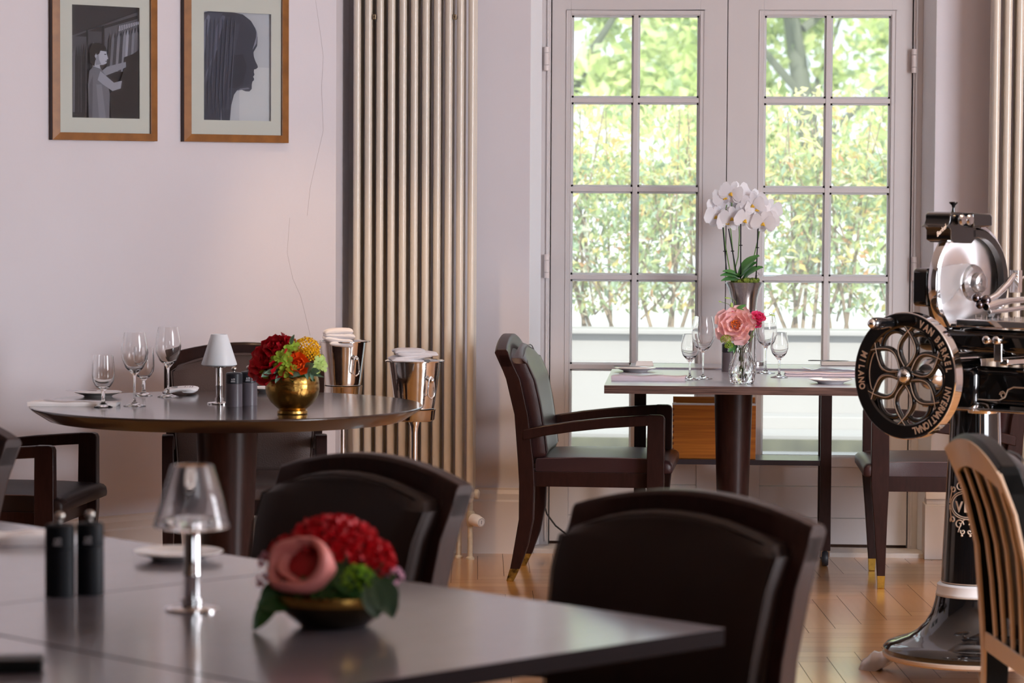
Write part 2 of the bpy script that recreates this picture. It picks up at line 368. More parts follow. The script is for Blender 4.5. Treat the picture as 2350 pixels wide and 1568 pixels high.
# baseboards: profile (offset from wall, z)
BP = [(0, 0), (0.032, 0), (0.032, 0.205), (0.024, 0.212), (0.024, 0.235), (0.012, 0.25), (0.012, 0.257), (0, 0.257)]
def baseboard(name, a, b, nrm):
    a = Vector((*a, 0)); b = Vector((*b, 0)); n = Vector((*nrm, 0))
    return struct(MB().prism(BP, lambda o, z: a + n * o + Vector((0, 0, z)), lambda o, z: b + n * o + Vector((0, 0, z))).build(name, M['trim']))
baseboard('baseboard_back', (XC, YW), (XJL + 0.02, YW), (0, -1))
pl = MB()
xr0 = XP(2130, YW); pl.bb(xr0, 4.6, YW - 0.045, YW + 0.12, 0.0, 0.215); pl.bb(xr0 + 0.006, 4.6, YW - 0.03, YW + 0.11, 0.215, 0.235)
pl.prism([(0, 0.235), (-0.038, 0.235), (-0.03, 0.25), (-0.016, 0.275), (-0.012, 0.285), (0, 0.285)], lambda o, z: Vector((xr0 + 0.004, YW + 0.001 + o, z)), lambda o, z: Vector((4.6, YW + 0.001 + o, z)))
struct(pl.build('baseboard_right', M['trim'], bevel=0.003))
baseboard('baseboard_left', (-4.6, -4.6 + WC), (XC, YC), (S2, -S2))
baseboard('baseboard_side', (XC, YC), (XC, YW), (1, 0))
# ---- the French door
XL0, XG, XR1 = XP(1265, YD), XP(1667, YD), XP(2090, YD)
zpx = lambda y, x=1450, Y=YD: atY(x, y, Y).z
ZB, ZTOP = 0.03, ZT
jm = MB()
jm.bb(XFL - 0.001, XL0 - 0.004, YD - 0.015, YD + 0.08, 0.0, ZT + 0.1); jm.bb(XR1 + 0.004, XFR + 0.001, YD - 0.015, YD + 0.08, 0.0, ZT + 0.1)
jm.bb(XFL, XFR, YD - 0.015, YD + 0.08, ZT, ZT + 0.1)
jm.bb(XL0 - 0.018, XL0 - 0.010, YD - 0.024, YD - 0.015, 0.03, ZT); jm.bb(XR1 + 0.012, XR1 + 0.02, YD - 0.024, YD - 0.015, 0.03, ZT)
jm.bb(XL0 - .02, XL0 + .014, YD + .047, YD + .08, 0, ZT); jm.bb(XR1 - .014, XR1 + .02, YD + .047, YD + .08, 0, ZT)
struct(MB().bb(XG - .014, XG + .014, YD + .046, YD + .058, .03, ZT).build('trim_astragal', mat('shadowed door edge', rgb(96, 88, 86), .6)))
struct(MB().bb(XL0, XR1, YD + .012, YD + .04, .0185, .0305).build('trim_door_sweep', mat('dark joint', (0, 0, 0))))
struct(jm.build('trim_door_frame', M['door'], bevel=0.002))
struct(MB().bb(XJL + 0.02, XJR, YW - 0.004, YD + 0.3, -0.02, 0.018).build('trim_threshold', mat('pale stone sill', rgb(214, 208, 204), 0.5, noise=0.1), bevel=0.003))
def leaf(name, x0, x1, gl, gr, gm):
    root = bpy.data.objects.new(name, None); SC.collection.objects.link(root); root['kind'] = 'structure'; root.location = ((x0 + x1) / 2, YD, 0)
    iv = Vector((-(x0 + x1) / 2, -YD, 0))
    def b(mb, nm, m, **k):
        for v in mb.v: v += iv
        return mb.build(nm, m, root, **k)
    zb, zt = zpx(1047), zpx(33); th = 0.045
    f = MB(); f.bb(x0, gl, YD, YD + th, ZB, ZTOP); f.bb(gr, x1, YD, YD + th, ZB, ZTOP); f.bb(gl, gr, YD, YD + th, zt, ZTOP); f.bb(gl, gr, YD, YD + th, zb - 0.035, zb)
    # inner moulding lip round the glass
    for (a, c, d, e) in ((gl, gl + 0.004, zb, zt), (gr - 0.004, gr, zb, zt)): f.bb(a, c, YD + 0.004, YD + 0.04, d, e)
    for z in (zb, zt): f.bb(gl, gr, YD + 0.004, YD + 0.04, z - 0.004, z + 0.004)
    w = 0.017
    f.bb(gl - w, gl - w + 0.003, YD - 0.003, YD, zb - w, zt + w); f.bb(gr + w - 0.003, gr + w, YD - 0.003, YD, zb - w, zt + w)
    f.bb(gl - w, gr + w, YD - 0.003, YD, zt + w - 0.003, zt + w)
    b(f, 'door_frame', M['door'], bevel=0.002)
    pn = MB(); za, zbm = zb - 0.035, ZB; q1, q2 = zpx(1112), zpx(1184)
    pn.bb(gl, gr, YD + 0.006, YD + 0.035, q1 + 0.001, za); pn.bb(gl, gr, YD + 0.006, YD + 0.035, q2 + 0.001, q1 - 0.001); pn.bb(gl, gr, YD + 0.006, YD + 0.035, zbm, q2 - 0.001)
    b(pn, 'lower_panel', M['door'], bevel=0.0015)
    rows = [zpx(230), zpx(434.5), zpx(637), zpx(843)]
    mu = MB(); bd = MB(); hw = 0.0095
    mu.bb(gm - hw, gm + hw, YD + 0.003, YD + 0.042, zb, zt)
    for z in rows: mu.bb(gl, gr, YD + 0.006, YD + 0.041, z - hw, z + hw)
    b(mu, 'muntins', M['door'], bevel=0.0015)
    zs = [zb] + rows[::-1] + [zt]
    for i in range(5):
        z0 = zs[i] + (hw if i else 0.004); z1 = zs[i + 1] - (hw if i < 4 else 0.004)
        for (c0, c1) in ((gl + 0.004, gm - hw), (gm + hw, gr - 0.004)):
            t = 0.0075
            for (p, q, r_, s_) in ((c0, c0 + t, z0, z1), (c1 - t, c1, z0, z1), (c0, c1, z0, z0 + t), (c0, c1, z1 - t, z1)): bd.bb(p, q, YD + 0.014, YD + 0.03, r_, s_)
            g = MB().bb(c0, c1, YD + 0.02, YD + 0.023, z0, z1); b(g, 'pane', M['glass'])
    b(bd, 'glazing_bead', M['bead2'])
    return root
P = lambda x: XP(x, YD)
dl = leaf('door_1', XL0, XG - 0.0015, P(1308), P(1604), P(1457))
dr = leaf('door_2', XG + 0.0015, XR1, P(1749.5), P(2043), P(1898.5))
for (x, ys, d) in ((1255, (135, 611), dl), (2098, (140, 617), dr)):
    for y in ys:
        c = atY(x, y, YD - 0.028); h = MB()
        for k, (a, e) in enumerate(((-0.047, -0.025), (-0.024, 0.023), (0.024, 0.047))): h.lathe([(0.0105, a), (0.0105, e)], 14, c)
        for v in h.v: v -= d.location
        h.build('hinge', M['hinge'], d, smooth=40, bevel=0.001)

# ------------------------------------------------------------------ outside
struct(MB().bb(-9, 12, 12.05, 17.6, -0.3, -0.03).build('ground', M['paving']))
struct(MB().bb(-40, 40, 17.6, 120, -0.3, 0.3).build('ground_garden', mat('garden grass', rgb(222, 226, 222), 0.9, noise=0.1, nscale=1)))
YP = 17.4
pz = lambda y, Y=YP: atY(1500, y, Y).z
zt_ = pz(757)
p = MB(); p.bb(-6, 9, YP + 0.1, YP + 0.35, -0.03, zt_ - 0.03); p.bb(-6, 9, YP + 0.04, YP + 0.36, zt_ - 0.03, zt_); p.bb(-6, 9, YP + 0.02, YP + 0.1, -0.03, zt_ - 0.19)
p.bb(-6, 9, YP - 0.06, YP + 0.02, -0.03, zt_ - 0.235); p.bb(-6, 9, YP - 0.35, YP - 0.06, -0.03, 0.13); p.bb(-6, 9, YP - 0.75, YP - 0.35, -0.03, 0.06)
struct(p.build('wall_garden', M['planter'], bevel=0.006))
struct(MB().bb(-6, 9, YP - 0.79, YP - 0.75, -0.03, 0.035).build('trim_mossy_joint', M['moss']))
struct(MB().bb(-6, 9, YP + 0.35, YP + 1.4, 0.0, zt_ - 0.06).build('trim_soil', M['soil']))
rnd = random.Random(11)
def leafquad(vs, fs, c, d, L, w, nrm):
    side = d.cross(nrm); side = side.normalized() if side.length > 1e-5 else d.orthogonal().normalized()
    o = len(vs); up = nrm * (L * 0.12)
    vs += [c - d * L / 2, c + side * w / 2 + up, c + d * L / 2, c - side * w / 2 + up]; fs.append((o, o + 1, o + 2, o + 3))
def rv():
    while True:
        v = Vector((rnd.uniform(-1, 1), rnd.uniform(-1, 1), rnd.uniform(-1, 1)))
        if 0.05 < v.length < 1: return v.normalized()
def foliage(name, mats, n, fn, L, parent, droop=0.6, aspect=0.38):
    # one mesh, colours by attribute
    vs = []; fs = []; col = []
    for _ in range(n):
        c = fn()
        d = (rv() + Vector((0, 0, -droop))).normalized(); l = L * rnd.uniform(0.6, 1.3)
        leafquad(vs, fs, c, d, l, l * aspect, rv()); k = rnd.random(); acc = 0
        for w, cc in mats:
            acc += w
            if k <= acc: break
        s = rnd.uniform(0.8, 1.15); col.append(tuple(min(1, q * s) for q in cc))
    me = bpy.data.meshes.new(name); me.from_pydata([tuple(v) for v in vs], [], fs); me.materials.append(attrmat('outdoor leaf', 0.5, 0.5))
    at = me.attributes.new('tint', 'FLOAT_COLOR', 'FACE'); at.data.foreach_set('color', [x for c in col for x in (*c, 1)])
    o = bpy.data.objects.new(name, me); SC.collection.objects.link(o); o.parent = parent; return o
def pas(L, k): return [(w, tuple(c + (1 - c) * k for c in cc)) for w, cc in L]  # mixes white into leaf colours to imitate hazy outdoor glare
G1 = [(0.28, rgb(165, 200, 95)), (0.24, rgb(125, 172, 118)), (0.18, rgb(200, 215, 90)), (0.12, rgb(240, 215, 60)), (0.04, rgb(240, 160, 40)), (0.14, rgb(236, 238, 210))]
G1t = [(0.22, rgb(190, 210, 90)), (0.34, rgb(240, 230, 130)), (0.20, rgb(245, 238, 200)), (0.14, rgb(245, 205, 60)), (0.1, rgb(140, 180, 80))]
G1 = pas(G1, .3); G1t = pas(G1t, .28)
hx = [-0.75, -0.05, 0.72, 1.45, 2.15]
LBL = ['garden shrub behind the leftmost door panes', 'garden shrub behind the second column of door panes', 'garden shrub behind the orchid, between the two door leaves', 'garden shrub behind the third column of door panes', 'garden shrub behind the rightmost door panes']
for i, x in enumerate(hx):
    sh = thing('shrub', LBL[i], 'shrub', (x, YP + 0.75, zt_ - 0.06), 0, 'shrubs on the white garden wall')
    st = MB()
    for k in range(9):
        a = rnd.uniform(-0.5, 0.5); b = rnd.uniform(-0.3, 0.3); x0 = rnd.uniform(-0.25, 0.25)
        st.tube([(x0, 0, 0), (x0 + a * 0.3, b * 0.3, 0.35), (x0 + a * 0.55, b * 0.5, 0.8), (x0 + a * 0.9, b, 1.35)], [0.013, 0.010, 0.006, 0.003], 6)
    for k in range(16):
        x0 = rnd.uniform(-0.4, 0.4); z0 = rnd.uniform(0.05, 0.7); a = rnd.uniform(-0.5, 0.5)
        st.tube([(x0, rnd.uniform(-.2, .2), z0), (x0 + a * .5, rnd.uniform(-.3, .3), z0 + 0.25), (x0 + a * .8, rnd.uniform(-.3, .2), z0 + 0.6)], [0.007, 0.005, 0.002], 5)
    st.build('trunk', M['bark'], sh, smooth=60)
    hmax = 1.42 + [0.0, -0.04, 0.03, 0.02, 0.12][i]
    def low(): 
        z = 0.12 + (rnd.random() ** 0.8) * (hmax - 0.45); 
        return Vector((rnd.uniform(-0.35, 0.35), rnd.gauss(0, 0.2), z))
    def top(): return Vector((rnd.uniform(-0.35, 0.35), rnd.gauss(0, 0.17), rnd.uniform(hmax - 0.62, hmax + 0.08 * rnd.random() - 0.05 * rnd.random())))
    foliage('foliage', G1, 2100, low, 0.07, sh)
    foliage('foliage', G1t, 800, top, 0.07, sh, droop=0.9)
T1C = pas([(0.4, rgb(190, 210, 92)), (0.3, rgb(218, 228, 124)), (0.15, rgb(142, 176, 88)), (0.15, rgb(225, 238, 190))], .25)
tr = [(-4.6, 34, 3.4), (-1.6, 31, 3.9), (1.2, 36, 3.6), (3.9, 32, 4.2), (6.9, 35, 3.8)]
TL_ = ['green tree out of focus beyond the garden, behind the leftmost upper pane', 'darker-trunked green tree out of focus behind the upper panes of the left door leaf', 'green tree out of focus behind the middle stiles of the door', 'light green tree out of focus behind the upper panes of the right door leaf', 'green tree out of focus behind the rightmost upper pane']
for i, (x, y, r) in enumerate(tr):
    t = thing('tree', TL_[i], 'tree', (x, y, 0.3), 0, 'trees beyond the garden')
    tk = MB(); tk.tube([(0, 0, 0), (0.1, 0, 1.6), (-0.15, 0, 3.2), (0.2, 0, 5)], [0.16, 0.13, 0.1, 0.04], 8)
    for k in range(7):
        a = rnd.uniform(-1, 1); tk.tube([(0, 0, 1 + k * 0.4), (a * 0.9, rnd.uniform(-.5, .5), 1.7 + k * .4), (a * 1.8, rnd.uniform(-1, 1), 2.2 + k * 0.5)], [0.06, 0.045, 0.02], 6)
    tk.build('trunk', mat('tree bark', rgb(108, 112, 100), 0.8), t, smooth=60)
    cl = [Vector((rnd.uniform(-1.9, 1.9), rnd.uniform(-1.2, 1.2), rnd.uniform(0.9, 4.4))) for _ in range(44)]
    def fn():
        c = rnd.choice(cl); return c + rv() * rnd.random() * 0.62
    foliage('foliage', T1C, 6000, fn, 0.19, t, droop=0.1, aspect=0.6)

# ------------------------------------------------------------------ radiators
def radiator(x0, n, label, leftpipes):
    Y0 = 11.45; z0 = 0.224; z1 = 2.45; pit = 0.0442
    rt = thing('column_radiator', label, 'radiator', (x0, Y0, 0), 0, 'tall column radiators beside the door')
    sec = MB()
    for k in range(4):
        y = k * 0.042; r = 0.0142 if k == 0 else 0.0125
        sec.tube([(0, y, z0 + 0.03), (0, y, z1)], r, 12, flat=1.0)
    sec.tube([(0, -0.002, z0 + 0.03), (0, 0.126, z0 + 0.03)], 0.019, 12); sec.ball((0, 0, z0 + 0.03), 0.019, 12, 8); sec.ball((0, 0.126, z0 + 0.03), 0.019, 12, 8)
    sec.ball((0, 0.0, z0 + 0.012), 0.015, 10, 6)
    first = sec.build('section', M['rad'], rt, smooth=50); first.location = (0, 0, 0)
    for i in range(1, n):
        c = first.copy(); SC.collection.objects.link(c); c.parent = rt; c.location = (i * pit, 0, 0)
    hb = MB()
    hb.tube([(-0.01, 0.063, z0 + 0.03), (pit * (n - 1) + 0.02, 0.063, z0 + 0.03)], 0.012, 10)
    hb.lathe([(0.016, 0), (0.019, 0.004), (0.019, 0.016), (0.012, 0.022), (0, 0.023)], 12, (pit * (n - 1) + 0.014, 0.02, z0 + 0.03), Matrix.Rotation(pi / 2, 3, 'Y'))
    hb.build('header', M['rad'], rt, smooth=40)
    for k in (1.5, 8.5) if n > 8 else (2.5,):
        br = MB(); br.box((k * pit, -0.002, 2.09), (0.013, 0.02, 0.02)); br.tube([(k * pit, -0.012, 2.09), (k * pit, 0.11, 2.09)], 0.005, 8)
        br.build('bracket', mat('dull bracket steel', rgb(150, 130, 105), 0.4, 0.7), rt, bevel=0.002)
    return rt
xr = XP(819, 11.45)
r1 = radiator(xr, 11, 'tall cream column radiator between the pictures wall and the door', True)
r2 = radiator(XP(2283, 11.45), 8, 'tall cream column radiator at the right edge beyond the slicer', False)
px_ = xr + 0.0442 * 10
pp = MB()
for dx, y in ((0.0, 0.02), (-0.047, 0.06)):
    pp.tube([(px_ + dx - xr, y, 0.235), (px_ + dx - xr, y, 0.004)], 0.0105, 12); pp.lathe([(0.017, 0), (0.017, 0.006), (0.011, 0.012)], 14, (px_ + dx - xr, y, 0.0))
pp.build('pipe', mat('old painted pipe', rgb(214, 198, 172), 0.4, noise=0.25, nscale=50), r1, smooth=40)
vv = atY(1080, 1190, 11.47); vl = Vector((vv.x - xr, vv.y - 11.45, vv.z))
vm = MB(); vm.lathe([(0.013, -0.03), (0.016, -0.026), (0.016, 0.022), (0.012, 0.03)], 12, vl); vm.build('valve_body', mat('old painted pipe', (0, 0, 0)), r1, smooth=40)
axis = Vector((0.62, -0.76, -0.12)).normalized(); Fv = frame3(axis)
tv = MB(); tv.lathe([(0.012, 0), (0.023, 0.006), (0.024, 0.03), (0.021, 0.045), (0.019, 0.058), (0.017, 0.061), (0, 0.062)], 24, vl + axis * 0.012, Fv)
kn = tv.build('thermostat_knob', mat('white valve plastic', rgb(240, 236, 234), 0.3), r1, smooth=40)
tk = MB()
for i in range(18):
    a = 2 * pi * i / 18; c = vl + axis * 0.0745 + Fv @ Vector((0.0145 * cos(a), 0.0145 * sin(a), 0)); tk.box(c, (0.0016, 0.0016, 0.001), Fv)
tk.box(vl + axis * 0.0745, (0.0012, 0.014, 0.001), Fv)
tk.build('scale_marks', M['blackm'], kn)

# ------------------------------------------------------------------ pictures
def artmesh(name, shapes, corner, ux, uy, nrm, parent):
    vs = []; fs = []; col = []
    for i, (g, poly) in enumerate(shapes):
        o = len(vs); c = g if isinstance(g, tuple) else (g, g, g * 1.08 + 4)
        for x, y in poly: vs.append(corner + ux * x + uy * y + nrm * (0.0002 + 0.0002 * i))
        fs.append(tuple(range(o, len(vs)))); col.append(lin(c))
    me = bpy.data.meshes.new(name); me.from_pydata([tuple(v) for v in vs], [], fs); me.materials.append(attrmat('photographic print', 0.25))
    at = me.attributes.new('tint', 'FLOAT_COLOR', 'FACE'); at.data.foreach_set('color', [x for c in col for x in (*c, 1)])
    o = bpy.data.objects.new(name, me); SC.collection.objects.link(o); o.parent = parent; return o
def R_(x0, y0, x1, y1): return [(x0, y0), (x1, y0), (x1, y1), (x0, y1)]
# artwork in unit coords: x right 0..1, y up 0..1
def art_man():
    S = [(34, R_(0, 0, 1, 1)), (46, [(0, .72), (.45, .84), (1, .97), (1, 1), (0, 1)]), (88, [(0, .7), (0, .72), (1, .93), (1, .96)]),
         (84, R_(.02, .55, .24, .72)), (72, R_(.26, .58, .46, .77)), (96, [(.5, .58), (.5, .80), (1, .90), (1, .62)]), (30, R_(.235, .3, .262, .78)), (26, R_(.47, .5, .495, .82))]
    rr = random.Random(5)
    for k in range(7): x = 0.0 + k * 0.035; g = rr.choice([40, 60, 105, 50]); S.append((g, [(x, .05), (x + .028, .05), (x + .034, .55 + .01 * k), (x + .02, .62 + .01 * k), (x + .005, .56)]))
    for k in range(5): x = .27 + k * 0.03; g = [60, 130, 45, 110, 50][k]; S.append((g, [(x, .2), (x + .03, .2), (x + .05, .6), (x + .035, .68), (x + .015, .6)]))
    for k in range(11): x = .52 + k * 0.043; g = [50, 120, 70, 140, 60, 150, 175, 90, 140, 110, 80][k]; y = .47 + .0 * k; S.append((g, [(x, .42), (x + .04, .42), (x + .075, .70 + .008 * k), (x + .06, .755 + .008 * k), (x + .035, .70 + .008 * k)]))
    for k in range(12): x = .70 + k * 0.025; S.append((205, [(x, .78 + .006 * k), (x + .012, .78 + .006 * k), (x + .02, .83 + .004 * k), (x + .008, .83 + .004 * k)]))
    S += [(24, [(.58, 0), (1, 0), (1, .62), (.9, .58), (.78, .55), (.76, .42), (.7, .3), (.56, .22)]),
          (150, [(.44, .42), (.52, .46), (.80, .51), (.80, .46), (.62, .41), (.5, .38)]),
          (118, [(.25, 0), (.24, .3), (.26, .42), (.32, .46), (.42, .45), (.5, .38), (.56, .22), (.55, 0)]),
          (165, [(.42, .42), (.5, .38), (.62, .32), (.74, .34), (.72, .27), (.6, .245), (.46, .30), (.38, .34)]),
          (136, [(.36, .3), (.44, .3), (.5, .0), (.40, 0)]), (98, [(.26, .3), (.31, .38), (.30, 0), (.25, 0)]),
          (190, [(.31, .46), (.42, .44), (.40, .5), (.33, .52)]),
          (196, [(.35, .47), (.36, .60), (.50, .61), (.52, .56), (.535, .53), (.515, .525), (.51, .49), (.46, .475)]),
          (150, [(.35, .47), (.355, .58), (.39, .60), (.40, .52), (.43, .48)]),
          (18, [(.26, .60), (.30, .66), (.40, .67), (.49, .64), (.515, .60), (.50, .595), (.42, .60), (.40, .57), (.36, .56), (.33, .46), (.27, .49), (.26, .56)]),
          (200, [(.335, .55), (.355, .575), (.365, .55), (.35, .53)]), (30, [(.475, .572), (.505, .574), (.505, .566), (.475, .565)]), (60, [(.49, .51), (.515, .512), (.515, .506), (.49, .503)])]
    return S
def art_profile():
    bgc = (205, 208, 220)
    S = [(bgc, R_(0, 0, 1, 1)), ((222, 224, 232), R_(.55, 0, 1, .5))]
    prof = [(0, 0), (0, .98), (.1, 1), (.45, 1), (.6, .985), (.72, .93), (.79, .86), (.82, .78), (.815, .70), (.76, .64), (.765, .60), (.79, .555), (.82, .52), (.825, .50), (.80, .485), (.77, .48), (.765, .455), (.775, .435), (.765, .42), (.755, .412), (.77, .395), (.765, .378), (.745, .368), (.735, .34), (.735, .30), (.70, .275), (.64, .275), (.58, .29), (.52, .285), (.47, .24), (.43, .14), (.41, 0)]
    S.append(((58, 64, 82), prof))
    S += [((78, 84, 104), [(.0, .3), (.0, .95), (.12, .99), (.3, .99), (.2, .7), (.12, .4)]), ((118, 122, 146), [(.02, .55), (.03, .9), (.09, .97), (.12, .95), (.06, .7)]),
          ((96, 100, 124), [(.16, .5), (.2, .85), (.3, .97), (.34, .96), (.25, .75)]), ((66, 72, 92), [(.34, .1), (.36, .6), (.5, .9), (.56, .9), (.44, .5), (.40, .1)]),
          ((46, 52, 68), [(.4, .3), (.44, .6), (.6, .62), (.66, .5), (.6, .34), (.5, .3)]), ((150, 154, 176), [(.74, .66), (.80, .72), (.815, .80), (.80, .86), (.795, .78), (.76, .70)]),
          ((104, 108, 130), [(.0, .35), (.02, .32), (.18, .62), (.24, .66), (.22, .68)]), ((150, 150, 170), [(.27, 0), (.285, .0), (.275, .12)]), ((120, 124, 146), [(.5, .275), (.56, .285), (.7, .30), (.68, .31), (.56, .30)])]
    for k in range(8): x = .02 + k * .055; g = (k * 37) % 18; S.append(((68 + g, 74 + g, 94 + g), [(x, .12 + (k % 3) * .1), (x + .012, .12), (x + .06 + .004 * k, .92), (x + .044 + .004 * k, .93)]))
    return S
def picture(label, l, r, bot, gl, gr, gb, ml, mr, mb, mt, art):
    off = 0.024
    p = lambda x, y, o=off: onleft(x, y, o)
    bl = p(l, bot); br = p(r, bot); wd = (br - bl).dot(TL); z0 = (bl.z + br.z) / 2
    ax = lambda x: (p(x, bot) - bl).dot(TL)
    gx0, gx1 = ax(gl), ax(gr); gz = p(gl, gb).z - z0
    base = bl - NL * off; base.z = z0
    ht = 0.60
    t = thing('framed_picture', label, 'picture', base + TL * wd / 2, 0, None)
    o0 = Vector(t.location)
    L = lambda s, z, o: base + TL * s + Vector((0, 0, z)) + NL * o - o0
    f = MB(); m = gx0; g2 = wd - gx1
    def bar(a, b, c, d): # outer a->b, inner c->d mitred bars in (s,z)
        f.add([L(*a, 0.001), L(*b, 0.001), L(*c, 0.001), L(*d, 0.001), L(*a, off - 0.003), L(*b, off - 0.003), L(*c, off), L(*d, off)],
              [(3, 2, 1, 0), (4, 5, 6, 7), (0, 1, 5, 4), (1, 2, 6, 5), (2, 3, 7, 6), (3, 0, 4, 7)])
    o = [(0, 0), (wd, 0), (wd, ht), (0, ht)]; i_ = [(m, gz), (gx1, gz), (gx1, ht - gz), (m, ht - gz)]
    for k in range(4): bar(o[k], o[(k + 1) % 4], i_[(k + 1) % 4], i_[k])
    f.build('frame', M['frame'], t, bevel=0.001)
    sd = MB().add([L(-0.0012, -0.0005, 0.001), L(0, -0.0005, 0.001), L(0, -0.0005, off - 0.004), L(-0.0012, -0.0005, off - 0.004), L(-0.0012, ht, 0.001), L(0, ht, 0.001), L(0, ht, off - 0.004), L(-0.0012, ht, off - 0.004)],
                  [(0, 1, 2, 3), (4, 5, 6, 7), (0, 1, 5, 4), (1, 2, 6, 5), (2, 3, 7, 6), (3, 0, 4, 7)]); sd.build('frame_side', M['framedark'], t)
    mo = 0.0145; sx = lambda x: (p(x, bot, mo) - base).dot(TL); 
    mx0, mx1 = sx(ml), sx(mr); mz0 = p(ml, mb, mo).z - z0; mz1 = p(ml, mt, mo).z - z0
    mb_ = MB()
    for (a, b, c, d) in ((m - .002, gx1 + .002, gz - .002, mz0), (m - .002, gx1 + .002, mz1, ht - gz + .002), (m - .002, mx0, mz0, mz1), (mx1, gx1 + .002, mz0, mz1)):
        mb_.add([L(a, c, mo - .002), L(b, c, mo - .002), L(b, d, mo - .002), L(a, d, mo - .002), L(a, c, mo), L(b, c, mo), L(b, d, mo), L(a, d, mo)], [(3, 2, 1, 0), (4, 5, 6, 7), (0, 1, 5, 4), (1, 2, 6, 5), (2, 3, 7, 6), (3, 0, 4, 7)])
    mb_.build('mat_board', M['matb'], t)
    artmesh('photograph', art, L(mx0 - .001, mz0 - .001, 0.0025), TL * (mx1 - mx0 + .002), Vector((0, 0, mz1 - mz0 + .002)), NL, t)
    MB().add([L(m, gz, .017), L(gx1, gz, .017), L(gx1, ht - gz, .017), L(m, ht - gz, .017), L(m, gz, .0185), L(gx1, gz, .0185), L(gx1, ht - gz, .0185), L(m, ht - gz, .0185)], [(3, 2, 1, 0), (4, 5, 6, 7), (0, 1, 5, 4), (1, 2, 6, 5), (2, 3, 7, 6), (3, 0, 4, 7)]).build('glass', M['glass'], t)
    return t
picture('framed black and white photograph of a person reaching along a rack of clothes', 122, 363, 322.5, 139, 347, 303.5, 166, 320.5, 269.5, 10, art_man())
picture('framed photograph of a long haired head in dark profile against pale grey', 424, 664, 326.5, 440, 648, 307.5, 468, 622, 275, 25, art_profile())

